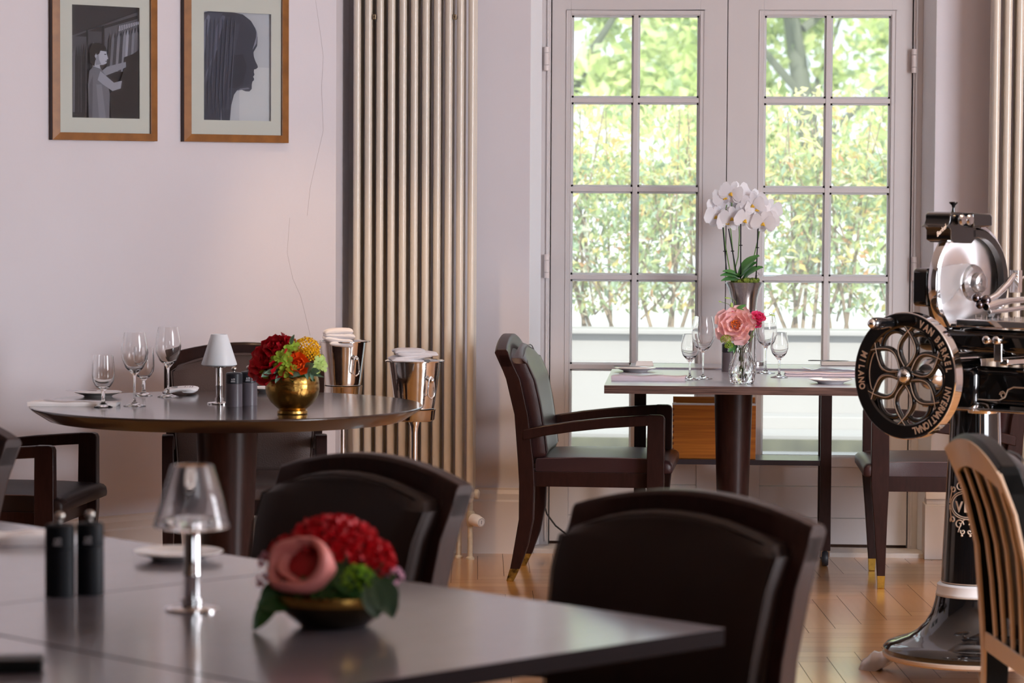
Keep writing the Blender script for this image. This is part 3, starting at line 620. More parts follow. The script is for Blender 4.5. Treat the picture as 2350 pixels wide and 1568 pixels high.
# ------------------------------------------------------------------ chairs (local: front faces +X, origin on the floor between the rear feet)
STL = [(0.0, -0.020, 0.007), (0.05, -0.006, 0.030), (0.135, 0.009, 0.060), (0.23, 0.025, 0.079), (0.36, 0.026, 0.083), (0.45, 0.021, 0.078), (0.615, 0.009, 0.059), (0.745, -0.022, 0.030), (0.835, -0.058, -0.014)]
def stl(z):
    for i in range(len(STL) - 1):
        a, b = STL[i], STL[i + 1]
        if z <= b[0] or i == len(STL) - 2:
            t = (z - a[0]) / (b[0] - a[0]); return a[1] + (b[1] - a[1]) * t, a[2] + (b[2] - a[2]) * t
HW = 0.278
def arch(v): return 0.852 + 0.044 * (1 - (v / HW) ** 2)
def make_chair(label, wm, lm, slat_m=None, frame_m=None, group='armchairs around the dining tables'):
    sm = slat_m or wm; fm_ = frame_m or wm
    t = thing('dining_armchair', label, 'chair', (0, 0, 0), 0, group)
    for s in (-1, 1):
        secs = []
        zz = [0.045, 0.09, 0.135, 0.18, 0.23, 0.3, 0.36, 0.41, 0.45, 0.53, 0.615, 0.68, 0.745, 0.79, 0.835]
        for z in zz:
            a, b = stl(z); vo = s * (0.243 + (HW - 0.243) * max(0, min(1, (z - .05) / 0.7))); vi = vo - s * 0.034
            secs.append([Vector((a, vo, z)), Vector((b, vo, z)), Vector((b, vi, z)), Vector((a, vi, z))])
        lg = MB().loft(secs).build('leg', fm_, t, smooth=35, bevel=0.003)
        a, b = stl(0.0); a1, b1 = stl(0.045); vo = s * 0.243; vi = s * 0.209
        MB().loft([[Vector((q, w, z)) for q, w in ((x0 + i, vo - s * i), (x1 - i, vo - s * i), (x1 - i, vi + s * i), (x0 + i, vi + s * i))] for (x0, x1, z, i) in ((a, b, 0.0, .002), (a, b, 0.004, 0), (a1, b1, 0.047, 0))]).build('brass_tip', M['brassworn'], lg)
    # top rail arched
    secs = []
    for i in range(17):
        v = -HW + 2 * HW * i / 16; zt = arch(v); zb = zt - 0.075
        a, b = -0.064, -0.016; la, lb = stl(zb); k = 0.006 * (1 - (v / HW) ** 2)
        secs.append([Vector((la - k, v, zb)), Vector((a - k, v, zt - .012)), Vector((a + .008 - k, v, zt)), Vector((b - .006 - k, v, zt)), Vector((b - k + .001, v, zt - .008)), Vector((lb - .006 - k, v, zb))])
    MB().loft(secs).build('top_rail', fm_, t, smooth=30, bevel=0.002)
    # lower back rail + slats
    a, b = stl(0.39); MB().bb(a + .006, a + .018, -0.225, 0.225, 0.372, 0.412).build('back_rail', fm_, t, bevel=0.003)
    for k in range(4):
        v0 = -0.155 + 0.31 * k / 3
        secs = []
        for z in (0.41, 0.47, 0.55, 0.64, 0.72, 0.79, 0.815):
            la, lb = stl(z); v = v0 * (0.9 + 0.22 * (z - .47) / .35); secs.append([Vector((la + .004, v - .011, z)), Vector((la + .010, v - .011, z)), Vector((la + .010, v + .011, z)), Vector((la + .004, v + .011, z))])
        MB().loft(secs).build('slat', sm, t, smooth=35)
    # padded back
    secs = []; N = 20
    def padsec(z, wd, th, inset):
        la, lb = stl(z); q = []
        fr = lambda v: lb + th * (1 - inset) + 0.010 * (v / 0.25) ** 2
        bk = lambda v: lb - 0.014 + 0.004 * (v / .25) ** 2
        for i in range(9): v = -wd + 2 * wd * i / 8; q.append(Vector((bk(v), v, z)))
        ed = wd + 0.004
        q.append(Vector((bk(wd) + (fr(wd) - bk(wd)) * .35, ed, z)))
        q.append(Vector((fr(wd) - .008, ed - .001, z)))
        for i in range(9): v = wd - 2 * wd * i / 8; q.append(Vector((fr(v * .985) - (0.003 if i in (0, 8) else 0), v * .985, z)))
        q.append(Vector((fr(wd) - .008, -ed + .001, z))); q.append(Vector((bk(wd) + (fr(wd) - bk(wd)) * .35, -ed, z)))
        return q
    top = 0.800
    for z, dw, inset in ((0.452, -.012, .55), (0.458, -.004, .2), (0.475, 0, 0), (0.56, 0, 0), (0.66, 0, 0), (0.74, 0, 0), (top, 0, 0)):
        w0 = 0.222 + 0.026 * (z - .45) / .35; secs.append(padsec(z, w0 + dw, 0.045, inset))
    # rounded arched top: warp upper sections to the arch
    for f_, ins in ((0.35, 0), (0.7, 0.05), (0.9, .2), (1.0, .55)):
        w0 = 0.248 - 0.022 * f_ ** 3; s_ = padsec(top + 0.02, w0, 0.045, ins)
        for p in s_:
            zt = 0.862 - 0.052 * (abs(p.y) / 0.25) ** 2.2 - (0.018 if abs(p.y) > 0.235 else 0)
            la, lb = stl(min(.835, top)); z = top + (zt - top) * f_; l2 = stl(min(z, .835))[1]; p.x += (l2 - stl(top + .02)[1]); p.z = z
        secs.append(s_)
    pad = MB().loft(secs).build('backrest_pad', lm, t, smooth=60)
    pip = MB(); la = lambda z: stl(min(z, .835))[1] + 0.045
    path = []
    for s in (-1, 1):
        q = [(la(z) + .004, s * (0.226 + 0.026 * (z - .45) / .35), z) for z in (0.475, 0.55, 0.65, 0.74, 0.80)]
        q += [(la(.835) + .003, s * v, 0.856 - 0.052 * (v / .25) ** 2.2) for v in (.235, .2, .12, .04)]
        path += q if s < 0 else q[::-1]
    pip.tube(path, 0.0022, 6); pip.build('piping', lm, pad, smooth=80)
    # seat
    def cush(u, v):
        return 0
    secs = []
    hw = 0.262
    for u, ins, dz in ((0.083, .3, -.004), (0.086, 0.05, 0), (0.12, 0, 0.004), (0.25, 0, 0.008), (0.38, 0, 0.008), (0.50, 0, 0.004), (0.552, 0, 0), (0.572, 0.05, -.004), (0.582, .3, -.01), (0.584, .6, -.014)):
        t0, b0 = 0.452 + dz, 0.405; cz = (t0 + b0) / 2; h = (t0 - b0) / 2 * (1 - ins * .6); w = hw + (0.006 if u > .5 else 0) - ins * .01
        q = []
        for i in range(11): v = -1 + 2 * i / 10; q.append(Vector((u, v * (w - .006), cz + h + 0.007 * (1 - v * v))))
        q += [Vector((u, w, cz + h - .008)), Vector((u, w, cz - h + .006))]
        for i in range(11): v = 1 - 2 * i / 10; q.append(Vector((u, v * (w - .006), cz - h)))
        q += [Vector((u, -w, cz - h + .006)), Vector((u, -w, cz + h - .008))]
        secs.append(q)
    # notch the side rails of the cushion clear of the arm posts by keeping posts outside
    for q in secs:
        for p in q:
            if 0.07 < p.x < 0.56: p.y = max(-0.228, min(0.228, p.y)) if p.x < 0.5501 else p.y
    seat = MB().loft(secs).build('seat', lm, t, smooth=50)
    for s in (-1, 1): sp = MB().tube([(0.09, s * .2265, .4515), (0.25, s * .2275, .4585), (0.45, s * .2275, .4575), (0.545, s * .2275, .4535)], 0.0016, 6); sp.build('stitching', mat('pale thread', rgb(120, 100, 100), 0.7), seat)
    fr = MB()
    for s in (-1, 1):
        fr.bb(0.06, 0.50, s * 0.231, s * 0.209, 0.35, 0.404)
    fr.bb(0.503, 0.525, -0.232, 0.232, 0.35, 0.404); fr.bb(0.05, 0.07, -0.215, 0.215, 0.36, 0.404)
    fr.build('seat_frame', fm_, t, bevel=0.002)
    for s in (-1, 1):
        o_, i_ = s * 0.272, s * 0.236
        lg = MB().loft([[Vector((a + x, w, z)) for a, x, w in ((x0, 0, ow), (x1, 0, ow), (x1, 0, iw), (x0, 0, iw))] for (x0, x1, ow, iw, z) in
             ((0.502, 0.530, s * .262, s * .236, .045), (0.497, 0.545, s * .270, s * .234, .25), (0.492, 0.556, o_, s * .232, .37), (0.492, 0.556, o_, s * .232, .45), (0.494, 0.556, o_, s * .234, .605), (0.494, 0.551, o_, s * .234, .616), (0.500, 0.540, o_, s * .234, .620))]).build('leg', fm_, t, smooth=35, bevel=0.0025)
        MB().loft([[Vector((x0, ow, z)), Vector((x1, ow, z)), Vector((x1, iw, z)), Vector((x0, iw, z))] for (x0, x1, ow, iw, z) in ((0.505, 0.527, s * .259, s * .239, 0), (0.504, 0.528, s * .2605, s * .2375, .003), (0.502, 0.530, s * .2622, s * .2358, .047))]).build('brass_tip', M['brass'], lg)
        secs = []
        for u, z in ((0.040, 0.560), (0.12, 0.577), (0.22, 0.593), (0.34, 0.607), (0.44, 0.615), (0.500, 0.619)):
            secs.append([Vector((u, o_, z)), Vector((u, o_, z - .038)), Vector((u, s * .238, z - .038)), Vector((u, s * .238, z))])
        MB().loft(secs).build('armrest', fm_, t, smooth=35, bevel=0.004)
    return t
def tan_trim(t, m):
    for s in (-1, 1):
        secs = []
        for z in (0.10, 0.2, 0.3, 0.36, 0.45, 0.53, 0.615, 0.68, 0.745, 0.79, 0.835):
            a, b = stl(z); vo = s * (0.243 + (HW - 0.243) * max(0, min(1, (z - .05) / 0.7))) + s * .001; vi = vo - s * 0.036
            secs.append([Vector((a - .003, vo, z)), Vector((a + .003, vo, z)), Vector((a + .003, vi, z)), Vector((a - .003, vi, z))])
        MB().loft(secs).build('back_edging', m, t, smooth=35)
    secs = []
    for i in range(17):
        v = -HW + 2 * HW * i / 16; zt = arch(v); zb = zt - 0.075; la, lb = stl(zb); k = 0.006 * (1 - (v / HW) ** 2)
        secs.append([Vector((la - k - .003, v, zb)), Vector((-.064 - k - .003, v, zt - .012)), Vector((-.064 - k + .003, v, zt - .012)), Vector((la - k + .003, v, zb))])
    MB().loft(secs).build('back_edging', m, t, smooth=30)
    a, b = stl(0.39); MB().bb(a - .001, a + .005, -0.225, 0.225, 0.37, 0.414).build('back_edging', m, t, bevel=0.002)
def place(t, rear_mid, ang): t.location = (rear_mid[0], rear_mid[1], 0); t.rotation_euler = (0, 0, ang); return t
LB = 'dark brown leather armchair '
ch = make_chair(LB + 'in profile at the left of the square table, facing right', M['wood'], M['leather2'])
place(ch, (-0.668, 11.085), radians(-2.4))
cE = dup(ch, LB + 'right of the square table, mostly behind the meat slicer', (1.175, 11.05, 0), radians(180.5))
ch2 = make_chair(LB + 'right of centre, behind the corner of the front table', M['wood'], M['leather'])
def from_back(t, c, fwd):    # c: centre of the back at the top; fwd: direction the chair faces
    f = Vector((*fwd, 0)).normalized(); p = Vector((*c, 0)) + f * 0.06; return place(t, (p.x, p.y), math.atan2(f.y, f.x))
from_back(make_chair(LB + 'behind the round table, its back against the wall', M['wood'], mat('front lit brown leather', rgb(86, 70, 66), 0.42, bump=0.3, bscale=260)), (-1.592, 10.37), (0.154, -0.988))  # same leather made lighter: front light on this pad is in its colour
def cp(label): return dup(ch2, label)
cB = cp(LB + 'at the left end of the round table, seat partly showing')
place(cB, (-1.99 - 0.58, 9.60), radians(-4))
A_ = Vector((-.669, -.743)); 
from_back(ch2, (0.008, 5.52), (-.61, -.79))
from_back(cp(LB + 'behind the red flowers, in front of the round table'), (-0.662, 6.185), A_)
c_ = Vector((-1.596, 6.937)) + Vector((-.743, .669)) * 0.278
from_back(cp(LB + 'cut off at the left edge, one back corner showing'), (c_.x, c_.y), A_)
chG = make_chair('armchair at the lower right corner with tan slatted back and black leather', M['blackm'], mat('black leather', rgb(24, 20, 22), 0.3, bump=0.2, bscale=500), M['tan'], None)
tan_trim(chG, M['tan'])
place(chG, (0.678, 6.80), radians(7))

# ------------------------------------------------------------------ tables
rt = thing('round_table', 'dark round pedestal table laid with glasses in front of the left wall', 'table', (-1.497, 9.392, 0))
MB().lathe([(0.0, 0.706), (0.565, 0.706), (0.612, 0.735), (0.622, 0.744), (0.6225, 0.7475), (0.620, 0.75), (0, 0.75)], 96, cap=False).build('tabletop', M['woodtop2'], rt, smooth=25)
MB().lathe([(0.068, 0.03), (0.072, 0.1), (0.1, 0.69), (0.102, 0.706)], 48).build('pedestal', M['wood'], rt, smooth=40)
MB().lathe([(0.0, 0.0), (0.30, 0.0), (0.30, 0.018), (0.12, 0.03), (0, 0.03)], 48, cap=False).build('base', M['wood'], rt, smooth=30)
X0, X1, Y0, Y1 = -0.333, 0.583, 10.455, 11.37
t2 = thing('square_table', 'square table with striped wood edge in front of the French door', 'table', (0.125, 10.91, 0))
MB().bb(X0 - .125, X1 - .125, Y0 - 10.91, Y1 - 10.91, 0.721, 0.7495).build('table_edge', M['woodedge'], t2, bevel=0.001)
MB().bb(X0 - .1247, X1 - .1253, Y0 - 10.9097, Y1 - 10.9103, 0.7493, 0.750).build('tabletop', mat('sky sheen laminate', rgb(150, 148, 164), 0.35, noise=0.15, nscale=10, stretch=(8, 1, 1), coat=1.0, crough=.28), t2)  # base lightened and blued: reflected sky is put into the colour
MB().lathe([(0.05, 0.03), (0.052, 0.1), (0.07, 0.7), (0.072, 0.721)], 48).build('pedestal', M['wood'], t2, smooth=40)
MB().bb(-.27, .27, -.27, .27, 0, .02).build('base', M['wood'], t2, bevel=0.004)
C0 = Vector((0.044, 4.772)); Bd = Vector((-.743, .669)); Ad = Vector((-.669, -.743))
def ab(b, a, z=0.0): p = C0 + Bd * b + Ad * a; return Vector((p.x, p.y, z))
def rect_table(label, b0, b1, a0, a1, nm='dining_table', dz=0.0):
    c = ab((b0 + b1) / 2, (a0 + a1) / 2); t = thing(nm, label, 'table', c, math.atan2(Bd.y, Bd.x), 'front dining tables pushed together')
    w, d = (b1 - b0) / 2, (a1 - a0) / 2
    MB().bb(-w, w, -d, d, .7215 + dz, .7495 + dz).build('table_edge', mat('dark table edge', rgb(26, 15, 18), 0.65, spec=0.08, noise=0.3, nscale=12, stretch=(1, 1, 12)), t, bevel=0.0015)
    MB().bb(-w + .0006, w - .0006, -d + .0006, d - .0006, .7493 + dz, .75 + dz).build('tabletop', M['woodtop'], t)
    MB().lathe([(0.05, 0.02), (0.07, 0.7), (0.072, 0.7215 + dz)], 32).build('pedestal', M['wood'], t, smooth=40)
    MB().bb(-w * .55, w * .55, -d * .55, d * .55, 0, .02).build('base', M['wood'], t, bevel=0.003)
    return t
rect_table('dark dining table with the red flower bowl, its corner pointing right', 0.0, 1.0, 0.0, 0.893)
rect_table('dark dining table between the pepper mills and the side plate, second from the right', 1.005, 1.635, 0.0, 0.893)
rect_table('dark dining table at the left edge carrying a white napkin', 1.64, 2.5, 0.0, 0.893)
rect_table('dark dining table at the lower left corner under the black holder', 0.0, 1.3, 0.90, 1.75)

# ------------------------------------------------------------------ serving trolley
tx0, tx1, ty0, ty1 = XP(1460, 11.41) , XP(1915, 11.41), 11.395, 11.63
cx = (tx0 + tx1) / 2; cy = (ty0 + ty1) / 2
tr_ = thing('serving_trolley', 'dark wheeled serving trolley with a lower shelf behind the square table', 'trolley', (cx, cy, 0))
def tb(mb, name, m, **k):
    for v in mb.v: v.x -= cx; v.y -= cy
    return mb.build(name, m, tr_, **k)
tb(MB().bb(tx0 - .02, tx1 + .16, ty0 - .01, ty1 + .02, .739, .757), 'tabletop', mat('sky sheen laminate', (0, 0, 0)), bevel=0.002)
for (a, b, c, d) in ((tx0, tx0 + .045, ty0, ty0 + .03), (tx1 - .042, tx1, ty0, ty0 + .03), (tx0, tx0 + .03, ty1 - .03, ty1), (tx1 - .042, tx1 - .012, ty1 - .03, ty1)):
    tb(MB().bb(a, b, c, d, .06, .739), 'leg', M['wood'], bevel=0.002)
tb(MB().bb(tx0 + .03, tx1 - .03, ty0 + .004, ty1 - .004, .385, .405), 'shelf', mat('dark trolley shelf', rgb(60, 52, 58), 0.25, spec=.6), bevel=0.002)
for (a, c) in ((tx0 + .02, ty0 + .015), (tx1 - .02, ty0 + .015), (tx0 + .02, ty1 - .015), (tx1 - .02, ty1 - .015)):
    w = MB().lathe([(0.012, -.012), (.026, -.012), (.03, -.006), (.03, .006), (.026, .012), (.012, .012)], 24, (a, c, .03), Matrix.Rotation(pi / 2, 3, 'Y'))
    cs = tb(w, 'caster', M['rubber'], smooth=40)
    h = MB().box((a, c, .05), (.034, .012, .03)); h.lathe([(.006, .05), (.006, .062)], 10, (a, c, 0)); tb(h, 'caster_fork', M['chrome'])
bx0, bx1 = XP(1548, 11.43), XP(1740, 11.43)
bxt = thing('wooden_box', 'open pine drawer box with finger joints on the lower trolley shelf', 'box', ((bx0 + bx1) / 2, 11.52, .4055))
hx_ = (bx1 - bx0) / 2
pb = MB(); pb.bb(-hx_, hx_, -.09, -.078, 0, .205); pb.bb(-hx_, hx_, .078, .09, 0, .225); pb.bb(-hx_, -hx_ + .012, -.078, .078, 0, .205); pb.bb(hx_ - .012, hx_, -.078, .078, 0, .205); pb.bb(-hx_ + .012, hx_ - .012, -.078, .078, 0, .01)
pb.build('body', M['orangewood'], bxt, bevel=0.001)
fj = MB()
for k in range(9): fj.bb(-hx_ - .0004, -hx_ + .006, -.0906, -.078, .008 + k * .022, .018 + k * .022)
fj.build('finger_joint', mat('dark end grain', rgb(120, 60, 18), 0.6), bxt)
MB().bb(-hx_ - .001, hx_, -.0925, -.076, .205, .212).build('edge_strip', mat('pale edge strip', rgb(225, 220, 225), 0.3), bxt)
# cable by the door
cb = MB(); pts = [atY(1246, 1150, 11.74), atY(1255, 1180, 11.70), atY(1275, 1207, 11.66), atY(1310, 1235, 11.6), atY(1350, 1262, 11.5)]
cb.tube(pts + [atZ(1400, 1290, 0.004)], 0.0035, 8)
tag(cb.build('power_cable', M['rubber'], smooth=60), 'thin black power cable drooping between the profile chair and the door', 'cable')

# ------------------------------------------------------------------ champagne buckets on stands
def ribbon(path, w, th, dirv, mid=None):
    # folded cloth: closed strip swept across dirv
    P = [Vector(p) for p in path]; k = len(P); up = []; dn = []
    for i, p in enumerate(P):
        t = (P[min(i + 1, k - 1)] - P[max(i - 1, 0)]).normalized(); n = t.cross(dirv).normalized(); up.append(p + n * th / 2); dn.append(p - n * th / 2)
    loop = up + dn[::-1]; m = MB(); secs = []
    for s in (-1, -.92, -.4, .1, .5, .94, 1):
        secs.append([q + dirv * (s * w / 2) + Vector((0, 0, 0.002 * sin(3 * s + i * .7))) for i, q in enumerate(loop)])
    return m.loft(secs)
def bucket(px, ytop, Y, side, i):
    c = atY(px, ytop, Y); g = 'champagne coolers by the radiator'
    zr = c.z; zb = zr - 0.168
    where = ['left, taller-looking champagne', 'right, nearer champagne'][i]
    st = thing('cooler_stand', ['chrome bucket stand behind the flower bowl', 'chrome bucket stand at the right rim of the round table'][i], 'stand', (c.x, c.y, 0), 0, 'bucket stands by the radiator')
    MB().lathe([(0.0, zb - .036), (.062, zb - .036), (.068, zb - .03), (.071, zb), (.074, zb + .004), (.0705, zb + .004), (.064, zb - .028), (0, zb - .030)], 40, cap=False).build('cup', M['bucket'], st, smooth=40)
    MB().lathe([(0.011, .02), (.011, zb - .075), (.014, zb - .055), (.02, zb - .04), (.02, zb - .036)], 20).build('pole', M['chrome'], st, smooth=50)
    MB().lathe([(0.0, 0), (.14, 0), (.14, .008), (.05, .018), (.014, .03), (0, .03)], 40, cap=False).build('base', M['chrome'], st, smooth=30)
    b = thing('champagne_bucket', ['polished steel champagne bucket behind the round table flowers', 'polished steel champagne bucket beyond the right rim of the round table'][i], 'bucket', (c.x, c.y, zb - .026), 0, g)
    H = zr - zb + .026
    MB().lathe([(0, .0), (.058, 0), (.061, .004), (.069, .05), (.088, H - .004), (.101, H - .002), (.1015, H + .001), (.1, H + .002), (.0865, H + .001), (.0675, .05), (.059, .008), (0, .006)], 56, cap=False).build('body', M['bucket'], b, smooth=35)
    for k, a in enumerate((radians(side), radians(side + 180))):
        rr = .069 + .019 * .62; d = Vector((cos(a), sin(a), 0)); q = d * (rr + .004) + Vector((0, 0, H * .68)); tn = Vector((-d.y, d.x, 0))
        hd = MB(); hd.tube([q - d * .008, q + d * .008], .008, 12); hd.ball(q + d * .01, .009, 12, 8)
        path = [q + d * .008 + tn * (sx * .001 * 14.0 * w) + Vector((0, 0, z)) for sx, w, z in ((0, 0, .012), (1, .6, .004), (1, .85, -.02), (1, 1.0, -.042), (1, .8, -.054), (0, 0, -.062), (-1, .8, -.054), (-1, 1.0, -.042), (-1, .85, -.02), (-1, .6, .004))]
        hd.tube(path, .0028, 8, closed=True); hd.build('handle', M['chrome'], b, smooth=60)
    return c, zr
c1, z1 = bucket(787, 783, 10.9, -52, 0)
c2, z2 = bucket(952, 828, 10.05, -48, 1)
def foldnap(label, c, z, rz, layers, wid):
    m = MB()
    for k, (x, zz, hw, hh, ti) in enumerate(layers):
        secs = []; n = 22
        for s in (-1, -.96, -.86, -.6, -.2, .2, .6, .86, .96, 1):
            f = (1 - abs(s) ** 5) ** .3 if abs(s) < 1 else .25; q = []
            for i in range(n):
                t = 2 * pi * i / n; cx_ = math.copysign(abs(cos(t)) ** .6, cos(t)); cz = math.copysign(abs(sin(t)) ** .8, sin(t))
                u = cx_ * hw * (.96 + .04 * f); w = cz * hh * f + ti * cx_ * hw + .0022 * sin(u * 70 + s * 4 + k * 2) * (1 - abs(cz) * .3)
                q.append(Vector((x + u, s * wid / 2 * (1 - .06 * k) + .004 * sin(u * 60 + k), zz + w)))
            secs.append(q)
        m.loft(secs)
    o = m.build('folded_napkin', M['linen'], None, smooth=60)
    o.location = (c.x, c.y, z); o.rotation_euler = (0, 0, rz)
    return tag(o, label, 'napkin', 'white napkins on the champagne buckets')
foldnap('white cloth napkin folded over the rim of the bucket behind the flowers', Vector((c1.x - .012, c1.y - .045, 0)), z1, radians(14), [(.006, -.008, .044, .011, -.08), (-.002, .006, .052, .012, -.12), (.003, .022, .055, .0125, -.03), (-.001, .036, .052, .013, .06)], .11)
foldnap('white cloth napkin lying flat across the rim of the right bucket', Vector((c2.x - .002, c2.y - .02, 0)), z2 + .004, radians(12), [(-.026, .0, .056, .008, -.06), (-.010, .010, .066, .0085, .08), (.008, .021, .070, .0085, .0), (-.018, .031, .052, .008, .02)], .14)

# ------------------------------------------------------------------ flywheel slicer
OX = atY(2231, 1500, 8.85); a_ = Vector((-.67, -.742, 0)).normalized(); b_ = Vector((-a_.y, a_.x, 0)); b_ = b_ if b_.x > 0 else -b_
SL = thing('meat_slicer', 'black and chrome hand cranked flywheel meat slicer on its column stand', 'meat slicer', (OX.x, 8.85, 0), math.atan2(a_.y, a_.x))
SO = Vector((OX.x, 8.85, 0)); ORG = Vector((0, 0, 0))
def toL(p): d = p - SO; return Vector((d.dot(a_), d.dot(b_), d.z))
def Sx(px, py, x0): return toL(onplane(px, py, SO + a_ * x0, a_))
def Sy(px, py, y0): return toL(onplane(px, py, SO + b_ * y0, b_))
K = M['black']; CH = M['chrome']; IV = M['ivory']
# stand
colp = [(0.255, 0.072), (0.262, 0.082), (0.262, 0.092), (0.25, 0.104), (0.225, 0.113), (0.19, 0.125), (0.165, 0.14), (0.14, 0.165), (0.122, 0.195), (0.112, 0.23), (0.108, 0.252)]
st = MB(); st.lathe([(0.0, 0.072)] + colp + [(0.0, 0.252)], 72, cap=False); st.build('stand_base', K, SL, smooth=40)
MB().lathe([(0.0, 0.062), (0.258, 0.062), (0.264, 0.068), (0.264, 0.076), (0.258, 0.08), (0.0, 0.08)], 72, cap=False).build('base_rim', mat('cream rim', rgb(210, 188, 170), 0.35), SL, smooth=40)
bd = MB(); bd.lathe([(0.0, 0.252), (0.108, 0.252), (0.109, 0.256), (0.106, 0.262), (0.106, 0.281), (0.1, 0.286), (0.0, 0.286)], 56, cap=False)
bd.build('column_band', M['bead'], SL, smooth=40)
def cr(z): return 0.094 - 0.022 * min(1, (z - 0.286) / 0.5)
cl = MB(); cl.lathe([(0, .286)] + [(cr(z), z) for z in (.286, .35, .45, .6, .7, .80)] + [(0.0, 0.80)], 8 * 7, cap=False); co = cl.build('column', K, SL, smooth=40)
pin = MB()
th0 = math.atan2(0, 1)
for d in (-48, 48, 100, -100, 150):
    t = radians(d); pin.tube([((cr(z) + .0003) * cos(t), (cr(z) + .0003) * sin(t), z) for z in (.30, .5, .79)], .0008, 5)
for z, r in ((.290, cr(.29)), (.2505, .1085)): pin.tube([((r + .001) * cos(2 * pi * i / 56), (r + .001) * sin(2 * pi * i / 56), z) for i in range(56)], .0012, 5, closed=True)
pin.build('pinstripes', IV, co)
for k, ang in enumerate((-1.28, 0.85, 2.9)):
    f = MB(); ld = Vector((cos(ang), sin(ang), 0)); sd = Vector((-ld.y, ld.x, 0)); secs = []
    for r, zt, zb, w in ((.225, .075, .045, .03), (.255, .075, .03, .032), (.275, .062, .012, .03), (.295, .055, .0, .028), (.31, .058, 0, .032), (.322, .048, 0, .03), (.333, .036, 0, .03), (.345, .03, 0, .026), (.352, .012, 0, .02)):
        secs.append([ld * r + sd * (w * math.cos(q)) + Vector((0, 0, zb + (zt - zb) * max(0, sin(q)))) for q in [pi * i / 8 for i in range(9)]] + [ld * r - sd * (w * .5) + Vector((0, 0, zb)), ld * r + sd * (w * .5) + Vector((0, 0, zb))])
    f.loft(secs); f.build('foot', mat('polished foot', (0.72, 0.66, 0.62), 0.28, 0.5), SL, smooth=50)
# emblem on the column
em_n = radians(22.0)
def wrap(u, h, off=0.0012):
    u *= 1.14; z = 0.523 + h * 1.14; R = cr(z) + off; t = em_n + u / R; return Vector((R * cos(t), R * sin(t), z))
tm = textmesh('vBI', 0.062, IV, 'emblem_lettering', co, lambda x, y, z: wrap(x * .86, y, 0.001 + z))
eb = MB()
def curve(fn, n=24, r=.0013, **k): eb.tube([wrap(*fn(i / n)) for i in range(n + 1)], r, 6, **k)
curve(lambda s: (.043 * cos(2 * pi * s), .031 * sin(2 * pi * s)), 36); curve(lambda s: (.049 * cos(2 * pi * s), .036 * sin(2 * pi * s)), 36, .0016)
for sx in (-1, 1):
    for sy in (-1, 1):
        def spiral(cx, cy, r0, turns, ph):
            curve(lambda s: (sx * (cx + r0 * (1 - .75 * s) * cos(ph + turns * 2 * pi * s)), sy * (cy + r0 * (1 - .75 * s) * sin(ph + turns * 2 * pi * s))), 26, .0018)
        spiral(.020, .050, .013, 1.2, pi); spiral(.041, .040, .010, -1.1, .6); spiral(.009, .068, .007, 1.1, -.5)
        curve(lambda s: (sx * (.002 + .020 * s), sy * (.036 + .034 * s * s)), 10, .0016); curve(lambda s: (sx * .055 * (1 - .18 * s), sy * (.002 + .04 * s)), 10, .0018)
        p = wrap(sx * .011, sy * .078); eb.ball(p, .0035, 8, 6); p = wrap(sx * .052, sy * .012); eb.ball(p, .003, 8, 6)
eb.build('emblem', IV, co, smooth=80)
# flywheel
xw = 0.33; wc = Sx(2075, 863, xw); RW = 0.1835
MX = Matrix(((0, 0, 1), (1, 0, 0), (0, 1, 0)))    # lathe z -> local x ; (x,y)->(y,z)
def W(p, q, x=0.0): return Vector((wc.x + x, wc.y + p, wc.z + q))
whl = MB(); whl.ring([(RW - .004, -.034), (RW, -.034), (RW, -.003), (RW - .002, 0), (RW - .004, 0)], 96, wc, MX)
wh = whl.build('flywheel', CH, SL, smooth=30)
rf = MB(); rf.ring([(.139, -.03), (RW - .0045, -.03), (RW - .0045, -.001), (.144, -.0015), (.139, -.005)], 96, wc, MX)
rf.build('wheel_ring', K, wh, smooth=30)
RL = MB(); RL.ring([(.1375, -.003), (.1395, -.003), (.1395, -.0005), (.1375, -.0005)], 72, wc, MX)
def dirn(t): return (sin(t), cos(t))
pet = MB(); line = MB()
for k in range(6):
    t = radians(4 + 60 * k); d = dirn(t); n = (d[1], -d[0])
    for s in (-1, 1):
        f = lambda q, e=0.0: (d[0] * (.022 + .108 * q) + n[0] * s * .031 * sin(pi * q) * (1 if q <= 1 else 1.2), d[1] * (.022 + .108 * q) + n[1] * s * .031 * sin(pi * q) * (1 if q <= 1 else 1.2))
        qs = [i / 16 * 1.13 for i in range(17)]
        P3 = [W(*f(q), -.012) for q in qs]; pet.tube(P3, .0085, 10)
        line.tube([W(*f(q), -.0032) for q in qs], .0012, 6)
# big arcs between petals near the ring
for k in range(6):
    t = radians(4 + 60 * k + 30)
    if k == 4: continue
    cx_, cy_ = dirn(t); 
    pts = []
    for i in range(13):
        an = radians(-75 + 150 * i / 12); dd = dirn(t + an); pts.append((cx_ * .088 + dd[0] * .049, cy_ * .088 + dd[1] * .049))
    pet.tube([W(*p, -.013) for p in pts], .008, 8)
tl = radians(4 + 270)
tri = []
for q in range(9): p = q / 8; d = dirn(radians(300 + 4)); n = (d[1], -d[0]); tri.append((d[0] * (.03 + .1 * p) - n[0] * .034 * sin(pi * p), d[1] * (.03 + .1 * p) - n[1] * .034 * sin(pi * p)))
arc = [(.139 * sin(radians(a)), .139 * cos(radians(a))) for a in range(300, 247, -4)]
tri2 = []
for q in range(9): p = 1 - q / 8; d = dirn(radians(240 + 4)); n = (d[1], -d[0]); tri2.append((d[0] * (.03 + .1 * p) + n[0] * .034 * sin(pi * p), d[1] * (.03 + .1 * p) + n[1] * .034 * sin(pi * p)))
poly = tri + arc + tri2
